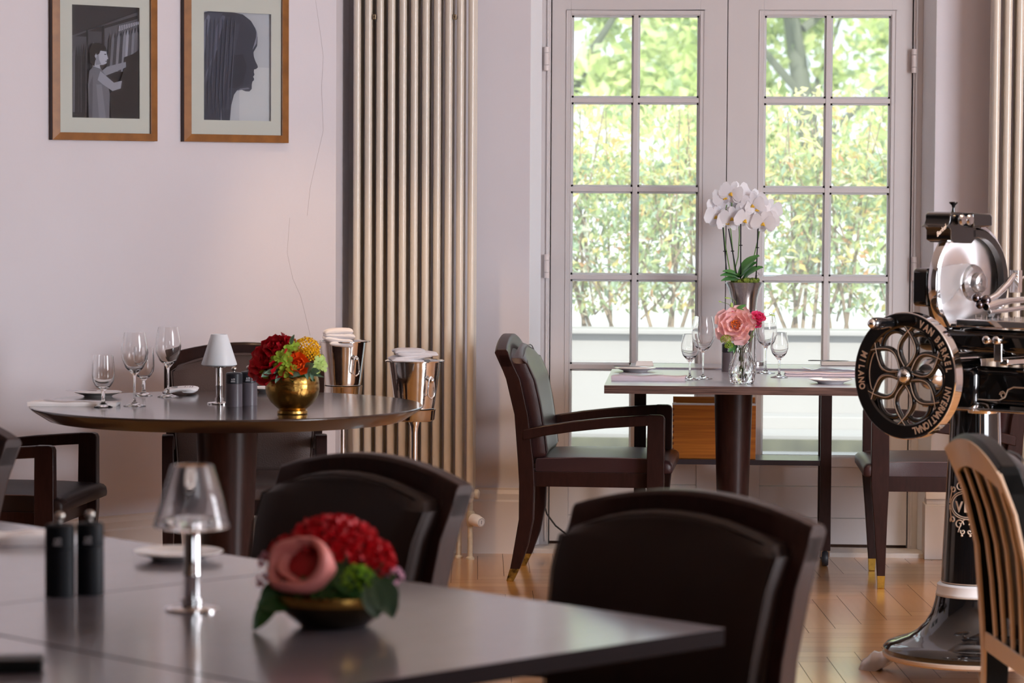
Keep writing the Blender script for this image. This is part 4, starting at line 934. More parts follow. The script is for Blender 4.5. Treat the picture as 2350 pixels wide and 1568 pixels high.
MB().prism(poly, lambda p, q: W(p, q, -.018), lambda p, q: W(p, q, -.006)).build('solid_sector', K, wh)
cen = (-.085, .006); line.tube([W(cen[0] + (p - cen[0]) * .86, cen[1] + (q - cen[1]) * .86, -.0055) for p, q in poly], .0013, 6, closed=True)
pet.lathe([(0, -.02), (.03, -.02), (.03, -.004), (.024, 0), (0, 0)], 32, wc, MX, cap=False)
pet.build('spoke', K, wh, smooth=60); line.build('pinstripes', IV, wh, smooth=60)
MB().lathe([(.021, -.001), (.021, .004), (.017, .011), (.009, .015), (0, .0165)], 28, wc, MX).build('hub_cap', CH, wh, smooth=50)
MB().lathe([(.014, -.03), (.014, -.30)], 20, wc, MX).build('axle', CH, SL, smooth=40)
MB().lathe([(.03, -.1), (.045, -.12), (.05, -.2), (.05, -.3)], 28, wc, MX).build('axle_housing', M['silver'], SL, smooth=40)
lt = MB()
def put(ch, t, ccw=False):
    me = textmesh(ch, .029, IV, None, bold=0.0007); c = dirn(t); c = (c[0] * .1595, c[1] * .1595)
    up = dirn(t); rt_ = (cos(t), -sin(t))
    if ccw: up = (-up[0], -up[1]); rt_ = (-rt_[0], -rt_[1])
    o = len(lt.v)
    for v in me.vertices: v.co.x *= .8; lt.v.append(W(c[0] + rt_[0] * v.co.x + up[0] * v.co.y, c[1] + rt_[1] * v.co.x + up[1] * v.co.y, -.0004 + v.co.z))
    for p in me.polygons: lt.f.append(tuple(i + o for i in p.vertices))
for w_, a0, a1 in (('VAN', 21.5, 36), ('BERKEL', 47, 81), ('INTERNATIONAL', 99.5, 166)):
    for i, c_ in enumerate(w_): put(c_, radians(a0 + (a1 - a0) * i / (len(w_) - 1)))
for i, c_ in enumerate('MILANO'): put(c_, radians(-69.5 - 34.2 * i / 5), True)
lt.build('lettering', IV, wh)
hp = dirn(radians(-17)); hq = (hp[0] * .158, hp[1] * .158)
hd = MB(); h0 = W(hq[0], hq[1], 0)
hd.lathe([(.012, 0), (.016, .005), (.0165, .012), (.0135, .02), (.017, .045), (.0185, .07), (.017, .085), (.012, .092), (0, .092)], 24, h0, MX); hg = hd.build('crank_grip', K, wh, smooth=50)
MB().lathe([(.013, .0905), (.014, .094), (.010, .101), (0, .104)], 20, h0, MX).build('grip_end', CH, hg, smooth=50)
# body
z = lambda y, Y=8.85: atY(2250, y, Y).z
def lbox(name, m, x0, x1, y0, y1, z0, z1, bv=.01, par=None, seg=3): return MB().bb(x0, x1, y0, y1, z0, z1).build(name, m, par or SL, bevel=bv, bseg=seg, smooth=40)
lbox('body', K, -.34, .10, -.05, .30, .822, .935, .02)
lbox('body_bracket', K, -.07, .12, -.085, .085, .80, .93, .02)
MB().lathe([(0, .925), (.05, .925), (.06, .93), (.055, .955), (.03, .965), (0, .965)], 32, (.03, -.03, 0), cap=False).build('bearing_cap', K, SL, smooth=40)
lbox('drip_tray', M['silver'], -.36, .14, -.09, .36, .808, .816, .003)
MB().lathe([(0, .80), (.042, .80), (.044, .808), (.03, .826), (0, .833)], 32, (.10, .10, 0), cap=False).build('clamp_dome', CH, SL, smooth=40)
lbox('carriage_bed', K, -.36, .16, -.10, .34, .975, 1.046, .022)
lbox('carriage_rail', CH, -.37, .16, .02, .05, .952, .972, .004); lbox('carriage_rail', CH, -.37, .16, .20, .23, .945, .965, .004)
lbox('rail_support', K, -.33, -.27, .0, .30, .93, .98, .006)
dcc = MB()
dcc.lathe([(.0, -.001), (.013, -.001), (.013, .022), (.009, .027), (0, .028)], 20, (.161, .17, 1.018), MX); dcc.lathe([(.0, -.001), (.013, -.001), (.013, .022), (.009, .027), (0, .028)], 20, (.161, .205, 1.018), MX)
dcc.build('lock_knob', CH, SL, smooth=50); lbox('index_plate', M['silver'], .158, .166, .185, .212, .955, 1.012, .004)
# scroll line on the body
sc_ = MB()
p0 = [(.1015, y, zz) for y, zz in ((-.045, .885), (-.02, .88), (.0, .865), (.02, .845), (.05, .838), (.12, .838), (.16, .84), (.18, .85), (.19, .872), (.21, .88), (.30, .88))]
sc_.tube(p0, .0022, 6)
for cy, s in ((.035, 1), (.172, -1)): sc_.tube([(.1015, cy + s * .011 * (1 - .6 * i / 20) * cos(i * .42), .856 + .011 * (1 - .6 * i / 20) * sin(i * .42)) for i in range(21)], .0018, 6)
sc_.build('scroll_line', IV, SL, smooth=80)
# slicing table plates
lbox('receiving_table', M['silver'], -.30, .17, .05, .34, 1.062, 1.07, .003); lbox('table_edge', CH, .168, .18, .06, .33, 1.052, 1.074, .003)
lbox('table_edge', CH, -.06, .15, -.02, .05, 1.047, 1.060, .003)
sp = MB()
for i in range(12): sp.tube([(.10, .07 + i * .02, 1.07), (.10, .07 + i * .02, 1.084)], .0015, 5)
sp.build('gripping_pins', CH, SL)
# blade with guard ring (faces +b)
yb = .0; bc = Sy(2222, 648, yb); RB = .168
MY = Matrix(((-1, 0, 0), (0, 0, 1), (0, 1, 0)))     # lathe z -> local y ; x -> -x, y -> z
bl = MB(); bl.lathe([(0, -.006), (RB - .02, -.006), (RB - .010, 0), (RB - .022, .004), (RB - .05, .010), (.055, .016), (0, .016)], 96, (0, 0, 0), MY, cap=False)
def blademat():
    m = bpy.data.materials.new('spun blade steel'); m.use_nodes = True; nt = m.node_tree; b = nt.nodes['Principled BSDF']; N = nt.nodes.new
    b.inputs['Base Color'].default_value = (.8, .8, .82, 1); b.inputs['Metallic'].default_value = 1; b.inputs['Roughness'].default_value = .28
    b.inputs['Anisotropic'].default_value = 0.95
    g = N('ShaderNodeTangent'); g.direction_type = 'RADIAL'; g.axis = 'Y'; nt.links.new(g.outputs[0], b.inputs['Tangent']); return m
blo = bl.build('blade', blademat(), SL, smooth=35, loc=bc)
bl.v  # keep
gr = MB(); gr.ring([(RB - .009, -.012), (RB + .004, -.014), (RB + .006, .0), (RB + .004, .014), (RB - .006, .018), (RB - .012, .012), (RB - .012, -.004)], 96, bc, MY)
gr.build('guard_ring', CH, SL, smooth=50)
g2 = MB()
secs = []
for i in range(15):
    t = radians(-140 + 10.5 * i); secs.append([bc + Vector((-(RB - r) * sin(-t), y, (RB - r) * cos(t))) for r, y in ((.014, .0), (.014, .03), (.034, .03), (.034, .008))])
g2.loft(secs).build('blade_cover', K, SL, smooth=40)
MB().lathe([(0, .0), (.055, .014), (.05, .024), (.03, .03), (.028, .05), (.02, .055), (0, .056)], 40, bc, MY, cap=False).build('blade_hub', M['silver'], SL, smooth=40)
# transparent guard plate in front of the blade
gp = [Sy(*q, .06) for q in ((2150, 615), (2180, 608), (2222, 604), (2232, 618), (2215, 640), (2200, 662), (2178, 690), (2160, 700), (2148, 705))]
MB().prism([(p.x, p.z) for p in gp], lambda x, zz: Vector((x, .06, zz)), lambda x, zz: Vector((x, .064, zz))).build('thickness_guard', mat('clear guard', (.9, .92, .95), .05, trans=.85), SL, bevel=.001)
# sharpener on top
s0 = Sy(2130, 555, -.05); s1 = Sy(2190, 487, -.05)
bx = MB(); P4 = [Sy(*q, -.05) for q in ((2130, 492), (2137, 486), (2183, 487), (2190, 492), (2190, 545), (2180, 558), (2140, 556), (2131, 550), (2131, 528), (2128, 522), (2118, 521), (2126, 515), (2129, 505))]
bx.prism([(p.x, p.z) for p in P4], lambda x, zz: Vector((x, -.06, zz)), lambda x, zz: Vector((x, .03, zz))); sb = bx.build('sharpener_box', K, SL, bevel=.003, smooth=40)
P5 = [Sy(*q, -.02) for q in ((2187, 488), (2230, 490), (2234, 496), (2234, 520), (2190, 522))]
MB().prism([(p.x, p.z) for p in P5], lambda x, zz: Vector((x, -.06, zz)), lambda x, zz: Vector((x, .05, zz))).build('sharpener_head', K, SL, bevel=.005, smooth=40)
kc = Sy(2188, 487, -.01); MB().lathe([(.006, 0), (.004, .012), (.006, .02), (.013, .026), (.013, .03), (0, .031)], 20, (kc.x, -.01, kc.z)).build('sharpener_knob', K, SL, smooth=50)
g3 = MB(); 
for q in ((2205, 505), (2222, 505)): c = Sy(*q, .05); g3.lathe([(0, 0), (.014, 0), (.016, .006), (.012, .012), (0, .012)], 20, (c.x, .05, c.z), MY, cap=False)
g3.build('grinding_stone', M['silver'], SL, smooth=50)
br = Sy(2160, 530, .031); 
me = textmesh('Berkel', .019, IV, 'script_mark', sb, lambda x, y, zz: Vector((br.x - (x * cos(.55) - y * sin(.55)), .0305 + zz, br.z + x * sin(.55) + y * cos(.55))), shear=.35)
P6 = [Sy(*q, -.06) for q in ((2101, 622), (2106, 616), (2140, 614), (2140, 706), (2104, 702), (2100, 696))]
MB().prism([(p.x, p.z) for p in P6], lambda x, zz: Vector((x, -.07, zz)), lambda x, zz: Vector((x, -.02, zz))).build('switch_box', K, SL, bevel=.005, smooth=40)
P7 = [Sy(*q, -.05) for q in ((2134, 700), (2150, 700), (2160, 742), (2140, 742))]
MB().prism([(p.x, p.z) for p in P7], lambda x, zz: Vector((x, -.06, zz)), lambda x, zz: Vector((x, .0, zz))).build('blade_bracket', K, SL, bevel=.003)
# meat holder arms
ar = MB(); A1 = [Sy(*q, .14) for q in ((2262, 692), (2285, 680), (2310, 655), (2325, 635), (2330, 630))]
ar.tube(A1, [.012, .014, .015, .013, .010], 12, flat=.7); q = A1[-1]; ar.box(q + Vector((-.004, 0, -.02)), (.02, .03, .065))
A2 = [Sy(*q, .16) for q in ((2262, 705), (2290, 696), (2320, 690), (2350, 688), (2385, 686))]; ar.tube(A2, [.012, .012, .009, .009, .009], 12)
A3 = [Sy(*q, .16) for q in ((2270, 716), (2310, 712), (2350, 706), (2400, 700))]; ar.tube(A3, .007, 10)
A4 = [Sy(*q, .14) for q in ((2328, 646), (2350, 636), (2390, 620))]; ar.tube(A4, .004, 8)
ar.tube([Sy(2262, 698, .14), Sy(2300, 700, .16)], .01, 10)
ar.build('holder_arm', CH, SL, smooth=50, bevel=.001)
kb = MB(); kb.ball(Sy(2262, 690, .15), .016, 16, 10); kb.ball(Sy(2240, 684, .13), .013, 16, 10); kb.ball(Sy(2248, 700, .14), .012, 16, 10)
kb.build('clamp_knob', mat('dark chrome', (.12, .1, .11), .12, 1.0), SL, smooth=80)

# ------------------------------------------------------------------ glassware, plates, cutlery, napkins
def glassmesh(kind):
    if kind == 'tumbler':
        o = [(0, 0), (.029, 0), (.030, .002), (.016, .008), (.007, .013), (.0055, .02), (.0055, .05), (.012, .056), (.024, .066), (.033, .082), (.0355, .10), (.0345, .13), (.031, .163)]
        i = [(.0300, .163), (.0333, .13), (.0343, .10), (.031, .083), (.022, .069), (.010, .061), (0, .060)]
    elif kind == 'small':
        o = [(0, 0), (.031, 0), (.032, .002), (.012, .008), (.0045, .014), (.0038, .03), (.004, .062), (.012, .072), (.026, .088), (.0325, .108), (.0325, .128), (.026, .166)]
        i = [(.025, .166), (.0312, .128), (.0312, .108), (.024, .09), (.010, .077), (0, .075)]
    else:
        o = [(0, 0), (.035, 0), (.036, .002), (.012, .008), (.0045, .015), (.0035, .03), (.0035, .088), (.008, .100), (.028, .120), (.040, .146), (.043, .168), (.040, .195), (.0325, .232)]
        i = [(.0315, .232), (.0388, .195), (.0417, .168), (.0385, .147), (.026, .123), (.007, .107), (0, .105)]
    return MB().lathe(o + i, 40, cap=False)
GM = {k: glassmesh(k) for k in ('tumbler', 'small', 'wine')}
GD = {}
def glass(kind, x, y, label, sc=1.0, z=.75):
    nm = {'tumbler': 'water_glass', 'small': 'water_glass', 'wine': 'wine_glass'}[kind]
    if kind not in GD:
        o = GM[kind].build(nm, M['crystal'], None, smooth=60); GD[kind] = o.data
    else:
        o = bpy.data.objects.new(nm, GD[kind]); SC.collection.objects.link(o)
    p = atZ(x, y, z) if y else x; o.location = (p.x, p.y, z + .0003); o.scale = (sc,) * 3
    return tag(o, label, 'glass', 'drinking glasses')
glass('tumbler', 237, 935, 'short stemmed water glass nearest the white napkin on the round table')
glass('wine', 309, 932, 'large wine glass at the left of the round table, in front of a small glass', 1.0)
glass('tumbler', 330, 908, 'small stemmed glass standing behind the left large wine glass', .98)
glass('wine', 386, 911, 'tall wine glass in front of the seated chair back on the round table', .99)
glass('small', 1583, 872, 'small water glass at the left side of the square table', 1.0)
glass('wine', 1613, 870, 'large wine glass at the left side of the square table beside the grey mill', .98)
glass('wine', 1757, 857, 'large wine glass right of the crystal vase on the square table', .98)
glass('small', 1788, 867, 'small water glass right of the crystal vase, touching the lilac napkin', 1.0)
def plate(x, y, label, z=.75, r=.078, Y=None):
    p = atZ(x, y, z)
    o = MB().lathe([(0, 0), (r * .58, 0), (r * .62, .004), (r * .97, .013), (r, .0145), (r * .985, .016), (r * .6, .0075), (0, .005)], 48, cap=False).build('side_plate', M['white'], None, smooth=40)
    o.location = (p.x, p.y, z + .0003); return tag(o, label, 'plate', 'white side plates'), p
def knife(loc, rz, label, tilt=0.0, L=.2, kind='table_knife'):
    k = MB(); h = L * .52
    if kind == 'table_knife':
        secs = []
        for x, w, t in ((0, .004, .002), (.01, .0065, .0035), (h * .5, .0055, .003), (h, .004, .0022), (h + .006, .006, .0014), (h + .03, .0085, .001), (L - .02, .0085, .0008), (L - .006, .006, .0006), (L, .001, .0004)):
            secs.append([Vector((x, -w, 0)), Vector((x, 0, t)), Vector((x, w * (1 if x < h else .5), 0)), Vector((x, 0, -t * .3))])
        k.loft(secs)
    else:
        secs = []
        for x, w, zz in ((0, .007, 0), (.02, .007, .002), (.08, .004, .005), (.13, .003, .006), (.145, .011, .003), (.16, .0125, .0), (.17, .0125, .001)):
            secs.append([Vector((x, -w, zz)), Vector((x, 0, zz + .0014)), Vector((x, w, zz)), Vector((x, 0, zz - .0008))])
        k.loft(secs)
        for j in range(4): k.tube([(.168, -.0105 + j * .007, .001), (.185, -.0105 + j * .007, .004), (.2, -.010 + j * .0067, .009)], [.0018, .0016, .0007], 6)
    o = k.build(kind, M['steel'], None, smooth=40); o.location = loc; o.rotation_euler = (0, tilt, rz)
    return tag(o, label, kind.split('_')[1], 'cutlery on the tables')
pa, p = plate(225, 910, 'white side plate at the left edge of the round table with a knife across it')
knife(p + Vector((-.105, -.01, .019)), radians(-3), 'knife lying across the plate on the round table')
pb_, p = plate(625, 900, 'white side plate half hidden behind the gold flower bowl')
pc, p = plate(1458, 853, 'white side plate at the back left of the square table')
knife(p + Vector((-.088, -.005, .0185)), radians(-2), 'knife across the left plate of the square table')
pd_, p = plate(1906, 880, 'white side plate at the right front of the square table')
knife(p + Vector((-.03, .0, .0185)), radians(3), 'knife across the right front plate of the square table')
def napkin(c, rz, lx, ly, h, label, m, curl=.012, g='cloth napkins laid flat on the tables', z=.7502):
    q = MB(); n = 14
    pts = [(-.5, .0), (-.5, .45), (-.485, .8), (-.44, 1), (-.2, .92), (.1, .98), (.35, 1.0), (.47, .95), (.5, .8), (.492, .62), (.47, .55), (.3, .52), (.3, .46), (.475, .48), (.5, .3), (.495, .05), (.47, 0)]
    secs = []
    for i in range(n + 1):
        s = i / n; x = (s - .5) * lx; e = 1 + .25 * (abs(s - .5) * 2) ** 6 ; w = .02 * sin(s * 7) * h
        secs.append([Vector((x + .006 * sin(py * 5 + i), py * ly * (1 + .04 * sin(i * 1.1)), max(0, pz_ * h * (1 + .12 * sin(i * .9) + (curl * 20) * max(0, s - .8))) )) for py, pz_ in pts])
    q.loft(secs); o = q.build('cloth_napkin', m, None, smooth=50); o.location = (c.x, c.y, z); o.rotation_euler = (0, 0, rz)
    return tag(o, label, 'napkin', g)
c = atZ(172, 931, .75); napkin(c, radians(3), .28, .085, .013, 'white cloth napkin with a brass coloured knife at the left of the round table', M['linen'])
knife(c + Vector((-.10, .0, .0165)), radians(-3), 'knife with warm reflections lying on the white napkin')
c = atZ(412, 906, .75)
o = ribbon([(-.052, 0, .003), (-.06, 0, .009), (-.052, 0, .016), (0, 0, .021), (.045, 0, .021), (.055, 0, .014), (.048, 0, .006), (.02, 0, .004), (0, 0, .0115), (.036, 0, .0125)], .15, .0045, Vector((0, 1, 0))).build('folded_napkin', M['linen'], None, smooth=60, sub=1)
o.location = (c.x, c.y + .04, .7515); o.rotation_euler = (0, 0, radians(6)); tag(o, 'folded white napkin with grey print behind the tall wine glass', 'napkin')
pr = MB(); 
for k in range(4): pr.bb(.012 + k * .008, .0145 + k * .008, -.04, .01, .0236, .0240)
pr.lathe([(0, .0236), (.009, .0236), (.009, .0242), (0, .0242)], 16, (-.02, -.02, 0)); pr.bb(-.03, -.01, -.06, -.05, .0232, .0238)
pr.build('printed_mark', mat('grey print', rgb(110, 112, 120), .6), o)
c = atZ(1490, 873, .75); napkin(c, radians(1), .265, .085, .017, 'lilac grey napkin at the left front of the square table', M['linenp'])
knife(c + Vector((-.11, .025, .021)), radians(0), 'knife lying on the lilac napkin at the left of the square table', L=.16)
c = atZ(1890, 863, .75); napkin(c, radians(178), .29, .085, .014, 'lilac grey napkin holding cutlery at the right of the square table', M['linenp'])
knife(c + Vector((.12, .02, .021)), radians(176), 'fork resting on the right lilac napkin, its tines pointing left', kind='table_fork')
knife(c + Vector((-.02, .055, .021)), radians(3), 'knife resting on the right lilac napkin', L=.17)
# trolley top things
zt2 = .7575
c = atZ(1925, 838, zt2)
o = MB().bb(-.07, .07, -.045, .045, 0, .014).build('book', mat('pale grey cover', rgb(196, 190, 186), .5), None, bevel=.002); o.location = (c.x, c.y, zt2 + .0005); tag(o, 'flat pale grey book on the right end of the trolley', 'book')
knife(Vector((c.x - .12, c.y - .02, zt2 + .0165)), radians(1), 'long dark knife lying on the pale grey book', L=.3)
c = atZ(1480, 838, zt2); o = MB().add([(-.035, 0, 0), (.035, 0, 0), (.03, .01, .018), (-.03, .01, .018), (-.035, .02, 0), (.035, .02, 0)], [(0, 1, 2, 3), (4, 3, 2, 5), (0, 3, 4), (1, 5, 2), (0, 4, 5, 1)]).build('place_card', M['white'], None)
o.location = (c.x, 11.45, zt2 + .0005); tag(o, 'small white folded card on the left end of the trolley', 'card')
# pepper mills
def mill(loc, label, body, cap, s=1.0, r=.0265, h=.108, group='salt and pepper mills'):
    t = thing('pepper_mill', label, 'mill', loc, 0, group)
    MB().lathe([(0, 0), (r, 0), (r, .002), (r, h * .66), (r * .97, h * .67), (0, h * .67)], 40, cap=False).build('body', body, t, smooth=30)
    MB().lathe([(0, h * .675), (r, h * .675), (r, h * .95), (r * .9, h * .985), (r * .35, h * 1.01), (0, h * 1.01)], 40, cap=False).build('cap', cap, t, smooth=30)
    kn = MB(); kn.lathe([(.0035, h * 1.0), (.0035, h * 1.05)], 12); kn.ball((0, 0, h * 1.10), .0085, 18, 12, (1, 1, .85)); kn.build('knob', M['knob'], t, smooth=60)
    mk = MB()
    for a, b, c_, d in ((-.007, .007, .0, .0018), (-.006, .006, .003, .0048), (-.005, -.001, .007, .011), (.001, .006, .007, .012)): 
        mk.bb(a, b, -r - .0004, -r + .001, h * .72 + c_, h * .72 + d)
    mk.build('printed_mark', M['mark'], t); t.rotation_euler = (0, 0, radians(2)); return t
p = atZ(537, 933, .75); mill((p.x, p.y, .7502), 'grey pepper mill beside the lamp on the round table, left of the pair', M['mill'], M['millcap'])
p = atZ(571, 930, .75); mill((p.x, p.y, .7502), 'grey pepper mill nearer the gold bowl, right of the pair on the round table', M['mill'], M['millcap'])
p = atZ(1672, 853, .75); mill((p.x, p.y, .7502), 'grey mill half hidden behind the crystal vase', M['mill'], M['millcap'])
p = atZ(138, 1368, .75); mill((p.x, p.y, .7502), 'black pepper mill at the left of the front table, left of the pair', M['millb'], M['millb'], h=.125, r=.0255)
p = atZ(207, 1364, .75); mill((p.x, p.y, .7502), 'black pepper mill at the left of the front table, right of the pair', M['millb'], M['millb'], h=.125, r=.0235)
# table lamps
def lampthing(loc, label, shade_m, H, rb, rt_, hs, rp, rbase, thick=.002):
    t = thing('table_lamp', label, 'lamp', loc, 0, 'cordless table lamps')
    zs = H - hs
    MB().lathe([(0, 0), (rbase, 0), (rbase, .003), (rbase * .9, .005), (rp * 1.3, .007), (rp * 1.3, .02), (0, .02)], 40, cap=False).build('base', CH, t, smooth=30)
    MB().lathe([(rp, .02), (rp, .055), (rp * 1.08, .057), (rp * 1.08, .06), (rp, .062), (rp, zs + .004)], 32).build('pole', CH, t, smooth=30)
    MB().lathe([(0, zs - .006), (rp * 1.9, zs - .006), (rp * 2.4, zs + .004), (rp * 2.4, zs + .01), (0, zs + .012)], 32, cap=False).build('shade_holder', M['crystal'] if shade_m is M['crystal'] else CH, t, smooth=30)
    MB().ring([(rb - .004, zs), (rb, zs + .003), (rb, zs + .006), (rt_ + .002, H - .002), (rt_, H), (rt_ - thick, H - .002), (rb - thick - .001, zs + .007), (rb - .005, zs + .004)], 56).build('shade', shade_m, t, smooth=50)
    return t
p = atZ(503, 927, .75); lampthing((p.x, p.y, .7502), 'small table lamp with frosted white shade and chrome stem on the round table', M['frost'], .222, .0565, .0245, .1, .0105, .038)
p = atZ(441, 1400, .75); lampthing((p.x, p.y, .7502), 'table lamp with clear glass shade and chrome stem, out of focus on the front table', M['crystal'], .242, .064, .033, .105, .0135, .045, .003)
plate(409, 1283, 'white side plate behind the clear glass lamp on the front table', r=.085)
c = atZ(40, 1246, .75); napkin(c, radians(8), .24, .1, .02, 'white napkin out of focus at the left edge of the front tables', M['linen'])
c = atZ(20, 1540, .75)
o = MB().bb(-.05, .05, -.03, .03, 0, .02).build('card_holder', M['blackm'], None, bevel=.004); o.location = (c.x, c.y, .7502); o.rotation_euler = (0, 0, radians(10)); tag(o, 'black out of focus block cut off by the lower left corner', 'holder')

# ------------------------------------------------------------------ flowers
fr_ = random.Random(21)
def petal(mb, base, ax, out, L, Wd, a0, a1, cup=.25, nu=4, nv=5, ruf=0.0, tipw=.35):
    ax = ax.normalized(); out = (out - ax * out.dot(ax)).normalized(); sd = ax.cross(out); ph = fr_.random() * 6
    pts = [(Vector(base), a0)]; 
    for j in range(nv):
        t = (j + .5) / nv; a = a0 + (a1 - a0) * t; q = pts[-1][0] + (ax * cos(a) + out * sin(a)) * (L / nv); pts.append((q, a0 + (a1 - a0) * (j + 1) / nv))
    def fn(u, v):
        j = int(round(v * nv)); q, a = pts[j]; n = -ax * sin(a) + out * cos(a); s = (u - .5) * 2
        w = Wd * (.28 + .72 * sin(pi * min(1, v * .62 + .0)) ) * (1 if v < .75 else 1 - (1 - tipw) * ((v - .75) / .25) ** 2)
        return q + sd * (s * w / 2) - n * (cup * Wd * s * s * (.4 + .6 * v)) + n * (ruf * sin(s * 7 + ph + v * 4) * v)
    mb.grid(fn, nu, nv)
def rose(c, n, r, layers=((3, .10, .0, -.3), (4, .25, .2, -.2), (5, .5, .35, .25), (6, .8, .55, .9), (6, 1.0, .9, 1.5)), ruf=0.0, wf=1.5):
    mb = MB(); F = frame3(n); c = Vector(c)
    for k, (cnt, rr, a0, a1) in enumerate(layers):
        for i in range(cnt):
            t = 2 * pi * (i + fr_.random() * .3) / cnt + k * .8; out = F @ Vector((cos(t), sin(t), 0))
            L = r * (.75 + .35 * rr); petal(mb, c - F.col[2] * r * .45 + out * r * .12 * (k + .3), F.col[2], out, L, r * (.6 + wf * .5 * rr), a0, a1, .22, ruf=ruf * r)
    return mb
def fib(n): return [Vector((sqrt(max(0, 1 - (1 - 2 * (i + .5) / n) ** 2)) * cos(i * 2.39996), sqrt(max(0, 1 - (1 - 2 * (i + .5) / n) ** 2)) * sin(i * 2.39996), 1 - 2 * (i + .5) / n)) for i in range(n)]
def pompon(c, r, n=110, fl=.34, cnt=4, sc=(1, 1, .9), open_=1.0, cut=-.6, dirn_=(0, 0, 1)):
    mb = MB(); c = Vector(c); F = frame3(dirn_)
    for v in fib(n):
        if v.z < cut: continue
        d = F @ v; p = c + Vector((d.x * r * sc[0], d.y * r * sc[1], d.z * r * sc[2])) * fr_.uniform(.84, 1.0); G = frame3((d + rvv(.35)).normalized())
        for i in range(cnt):
            t = 2 * pi * i / cnt + fr_.random(); out = G @ Vector((cos(t), sin(t), 0)); petal(mb, p - G.col[2] * r * .1, G.col[2], out, r * fl, r * fl * .85, .3, open_ + .4, .15, 2, 3)
    return mb
def rvv(s): return Vector((fr_.uniform(-s, s), fr_.uniform(-s, s), fr_.uniform(-s, s)))
def leaf(mb, base, tip, w, bend=.15, up=(0, 0, 1), nu=4, nv=8, point=1.0):
    base = Vector(base); tip = Vector(tip); d = tip - base; L = d.length; t = d.normalized(); up = Vector(up); n = (up - t * up.dot(t)); n = n.normalized() if n.length > 1e-4 else t.orthogonal(); s = t.cross(n)
    def fn(u, v):
        q = (u - .5) * 2; ww = w * (sin(pi * min(.97, .06 + v * .92)) ** .8); return base + d * v + n * (bend * L * sin(pi * v)) + s * (q * ww / 2) + n * (abs(q) * w * .12)
    mb.grid(fn, nu, nv); return mb
def stalk(mb, pts, r=.0015): mb.tube([Vector(p) for p in pts], r, 6)

# --- gold bowl and bouquet on the round table
p = atZ(671, 950, .75); BX, BY = p.x, p.y; S = 1 / 738.0
bw = MB().lathe([(0, .002), (.045, 0), (.047, .003), (.046, .010), (.041, .014), (.050, .021), (.066, .036), (.078, .056), (.083, .074), (.0825, .090), (.0815, .093), (.0825, .096), (.079, .110), (.076, .117), (.0735, .117), (.078, .098), (.079, .075), (.062, .036), (0, .022)], 64, cap=False).build('flower_bowl', M['gold'], None, smooth=40)
bw.location = (BX, BY, .7502); tag(bw, 'hammered gold bowl holding red, orange and yellow flowers on the round table', 'bowl')
bq = thing('flower_bouquet', 'bouquet of crimson peony, green hydrangea, orange rose and mustard bloom in the gold bowl', 'flowers', (BX, BY, .7502 + .10))
def Q(px, py, dy=0.0): v = atY(px, py, BY + dy); return Vector((v.x - BX, v.y - BY, v.z - .8502))
rose(Q(622, 822, -.03), (-.5, -.6, .5), .052, ((4, .1, 0, -.2), (6, .3, .1, .1), (8, .5, .3, .4), (9, .8, .5, .9), (9, 1, .8, 1.3), (8, 1, 1.1, 1.8)), .04).build('peony', M['red'], bq, smooth=80)
rose(Q(640, 797, -.03), (-.2, -.5, .8), .034, ruf=.04).build('peony', M['red'], bq, smooth=80)
rose(Q(612, 845, -.02), (-.8, -.5, .1), .032, ruf=.04).build('peony', M['red'], bq, smooth=80)
pompon(Q(703, 800, -.01), .042, 210, .17, 3, (1, .9, .85), .6, -.4).build('celosia', M['yellow'], bq, smooth=80)
pompon(Q(712, 818, -.03), .033, 170, .19, 3, (1, .9, .9), .6, -.5).build('celosia', M['yellow'], bq, smooth=80)
rose(Q(657, 784, .01), (0, -.3, 1), .02).build('rose', M['peach'], bq, smooth=80)
rose(Q(683, 838, -.07), (.05, -.95, .25), .030, ((3, .1, 0, -.4), (4, .3, .1, -.2), (5, .5, .2, .1), (5, .8, .35, .5), (6, 1, .6, 1.1))).build('rose', M['orange'], bq, smooth=80)
def hydr(pts, sz, m, name='hydrangea'):
    mb = MB()
    for q, n in pts:
        F = frame3(Vector(n))
        for i in range(4):
            t = 2 * pi * i / 4 + .4; out = F @ Vector((cos(t), sin(t), 0)); petal(mb, q + out * sz * .08, F.col[2], out, sz, sz * 1.05, 1.0, 1.75, .12, 4, 4)
    return mb.build(name, m, bq, smooth=80)
hydr([(Q(661, 806, -.07), (-.1, -1, .5)), (Q(643, 820, -.08), (-.4, -1, .3)), (Q(659, 828, -.085), (-.1, -1, .1)), (Q(645, 836, -.08), (-.3, -1, -.1)), (Q(674, 796, -.06), (.1, -.8, .7)), (Q(632, 830, -.07), (-.7, -1, 0)), (Q(668, 846, -.08), (.1, -1, -.2)), (Q(653, 852, -.08), (0, -1, -.3))], .019, M['lime'])
hydr([(Q(730, 830, -.05), (.6, -.8, .4)), (Q(741, 842, -.04), (.9, -.6, .1)), (Q(725, 845, -.06), (.4, -1, 0)), (Q(737, 825, -.03), (.8, -.4, .5))], .017, M['palegreen'])
hydr([(Q(604, 855, -.05), (-.8, -.8, -.1)), (Q(612, 862, -.05), (-.5, -1, -.3))], .014, M['lime'])
for (a, b, w) in (((700, 850), (722, 836), .03), ((712, 855), (735, 852), .022), ((702, 848), (707, 872), .014), ((714, 850), (719, 876), .014), ((640, 850), (606, 858), .018), ((620, 855), (600, 866), .02), ((668, 790), (676, 768), .014), ((645, 858), (632, 880), .014), ((660, 855), (690, 862), .03), ((715, 860), (744, 866), .008)):
    leaf(MB(), Q(*a, -.06), Q(*b, -.09), w, .12, up=(0, -1, .3)).build('leaf', M['leafe'], bq, smooth=80)
lm = MB()
